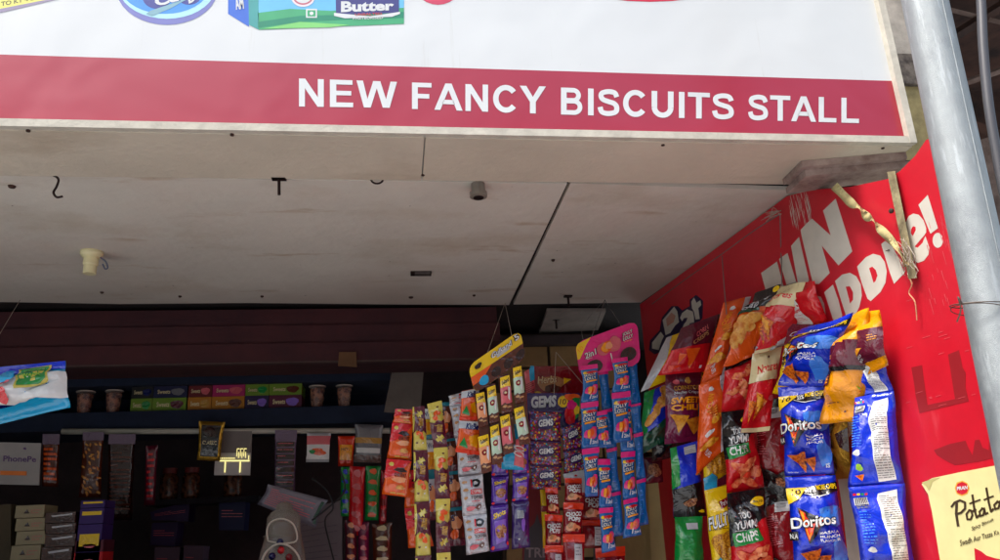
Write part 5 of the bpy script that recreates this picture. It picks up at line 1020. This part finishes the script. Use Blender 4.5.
b = Bag(); YD = 3.35; zd = at(200, 499, YD).z; b.box((at(150, 500, YD).x, YD - .08, zd - .02), (at(262, 500, YD).x, YD + .12, zd), m_dk2); tag(b.build('inner_shelf'), 'dim inner shelf carrying three dark jars', 'shelf')
for lb, x in dm:
    p = at(x, 499, YD); p.z = zd + .001; jr = empty('sweet_jar', p, lb, 'jar', 'dim jars deep inside')
    b = Bag(); b.lathe(p, [(.03, 0), (.034, .01), (.034, .085), (.024, .1)], mat('dim_sweets', (112, 66, 44), 'food', s=70, tint=(50, 28, 24)), 18); b.build('jar_body', jr, True)
    b = Bag(); b.lathe(p + Vector((0, 0, .1)), [(.027, 0), (.027, .02), (.001, .022)], mat('dim_lid', (120, 40, 40), 'print'), 18); b.build('lid', jr)
# blister sheet, clear bag, papers
tag(packet('blister_sheet', Q(2.78, (268, 484), (328, 500), (316, 528), (257, 504)), .004, A(.5, 14, 6).lines('rose', .08, .12, .85, .88, 9, 4, .3).poly('dark_green', [(.92, .1), (.97, .1), (.97, .9), (.92, .9)]), mat('frosted_grey_film', (120, 118, 132), 'film'), None, 5), 'tilted grey printed plastic sheet above the clear candy bag', 'plastic sheet')
tag(slab('paper_sheaf', Q(2.98, (292, 512), (342, 500), (342, 600), (296, 600)), .02, mat('dull_paper', (112, 104, 110), 'paper'), A(2, 6, 8).lines(mat('dull_ink', (86, 78, 88), 'print'), .1, .15, .9, .9, 12, 3, .12)), 'dull grey ruled board behind the tilted plastic sheet', 'board')
cb = empty('candy_bag', at(281, 560, 2.7), 'clear white moulded candy jar with red and blue balls at the bottom', 'candy jar')
b = Bag(); c0 = at(281, 600, 2.72); k = .0034
b.lathe(c0, [(r_ * k, h_ * k) for r_, h_ in ((21, 0), (21.5, 30), (20, 42), (17.5, 52), (15.8, 60), (15.5, 72), (12, 77), (8, 79), (7, 84), (3, 86), (.3, 86.4))], mat('milky_plastic', (214, 206, 192), 'clear', a=.8), 28); b.build('jar', cb, True)
for x, y, c_ in ((281, 550, 'red'), (272, 556, 'navy'), (289, 557, 'dark_red'), (280, 542, 'navy')):
    b = Bag(); p = at(x, y, 2.72 - 20.5 * k); b.lathe(p - Vector((0, 0, .011)), [(.011 * math.sin(math.pi * t / 8), .011 - .011 * math.cos(math.pi * t / 8)) for t in range(9)], film(c_), 14); b.build('ball', cb, True)
b = Bag(); mp = mat('pale_rim', (226, 216, 200), 'print')
b.tube(smooth_pts([at(x, y, 2.655) for x, y in ((268, 541), (267, 530), (271, 522), (281, 518.5), (291, 522), (296, 530), (296, 541), (282, 543), (268, 541))], 4), .0028, mp, 7)
b.tube(smooth_pts([at(x, y, 2.64) for x, y in ((258, 585), (262, 560), (270, 548), (281, 543.5), (292, 548), (300, 560), (304, 585))], 4), .0032, mp, 7); b.build('moulded_edge', cb, True)
b = Bag(); b.lathe(at(281, 537, 2.715), [(15.8 * k, 0), (16.6 * k, 1 * k), (15.8 * k, 2 * k)], mat('milky_plastic', 0), 28); b.build('rim', cb, True)
b = Bag(); b.tube(smooth_pts([at(312, 478, 2.76), at(328, 492, 2.76), at(333, 508, 2.76), at(325, 520, 2.76), at(330, 545, 2.76), at(338, 575, 2.76)], 5), .003, mat('black_flex', (24, 22, 26), 'print'), 7); b.tube(smooth_pts([at(340, 470, 2.77), at(345, 490, 2.77), at(330, 506, 2.77), at(312, 520, 2.77)], 5), .003, mat('black_flex', 0), 7)
tag(b.build('black_cord', None, True), 'looping black cord hanging in front of the dull grey board', 'cord')

# ================================================================== ACROSS THE STREET (unseen building added behind the camera to block the low sky)
ob = empty('sky_blocker_building', (0, -10, 0), 'unseen long building added across the street to block low sky light', 'building')
b = Bag(); b.box((-22, -13, .004), (22, -9.5, 7.5), mat('weathered_render', (160, 148, 134), 'rough', s=.6)); b.build('facade', ob)
for k in range(9):
    for z in (1.2, 4.6):
        b = Bag(); x = -18 + k * 4.4; b.box((x, -9.52, z), (x + 1.5, -9.46, z + 1.6), mat('window_dark', (40, 44, 50), 'film')); b.build('window', ob)

# ================================================================== LIGHT
w = bpy.data.worlds.new('World'); scn.world = w; w.use_nodes = True
N = w.node_tree.nodes; L = w.node_tree.links; bg = N['Background']; sky = N.new('ShaderNodeTexSky'); sky.sky_type = 'NISHITA'; sky.sun_disc = False
SE, SR = R_(60), R_(236)
sky.sun_elevation = SE; sky.sun_rotation = SR; sky.air_density = 1.6; sky.dust_density = 4.0; sky.ozone_density = 1.0
L.new(sky.outputs[0], bg.inputs[0]); bg.inputs[1].default_value = .12
sl = bpy.data.lights.new('sun', 'SUN'); sl.energy = 1.5; sl.angle = R_(14); sl.color = (1, .975, .94)
so = bpy.data.objects.new('sun', sl); COL.objects.link(so)
sdir = Vector((math.sin(SR) * math.cos(SE), math.cos(SR) * math.cos(SE), math.sin(SE)))
so.rotation_euler = sdir.to_track_quat('Z', 'Y').to_euler(); so.location = (0, -3, 8)
scn.view_settings.view_transform = 'Standard'; scn.view_settings.look = 'None'; scn.view_settings.exposure = 1.22; scn.view_settings.gamma = 1
scn.view_settings.use_curve_mapping = False
scn.render.engine = 'CYCLES'
scn.cycles.max_bounces = 8; scn.cycles.diffuse_bounces = 5
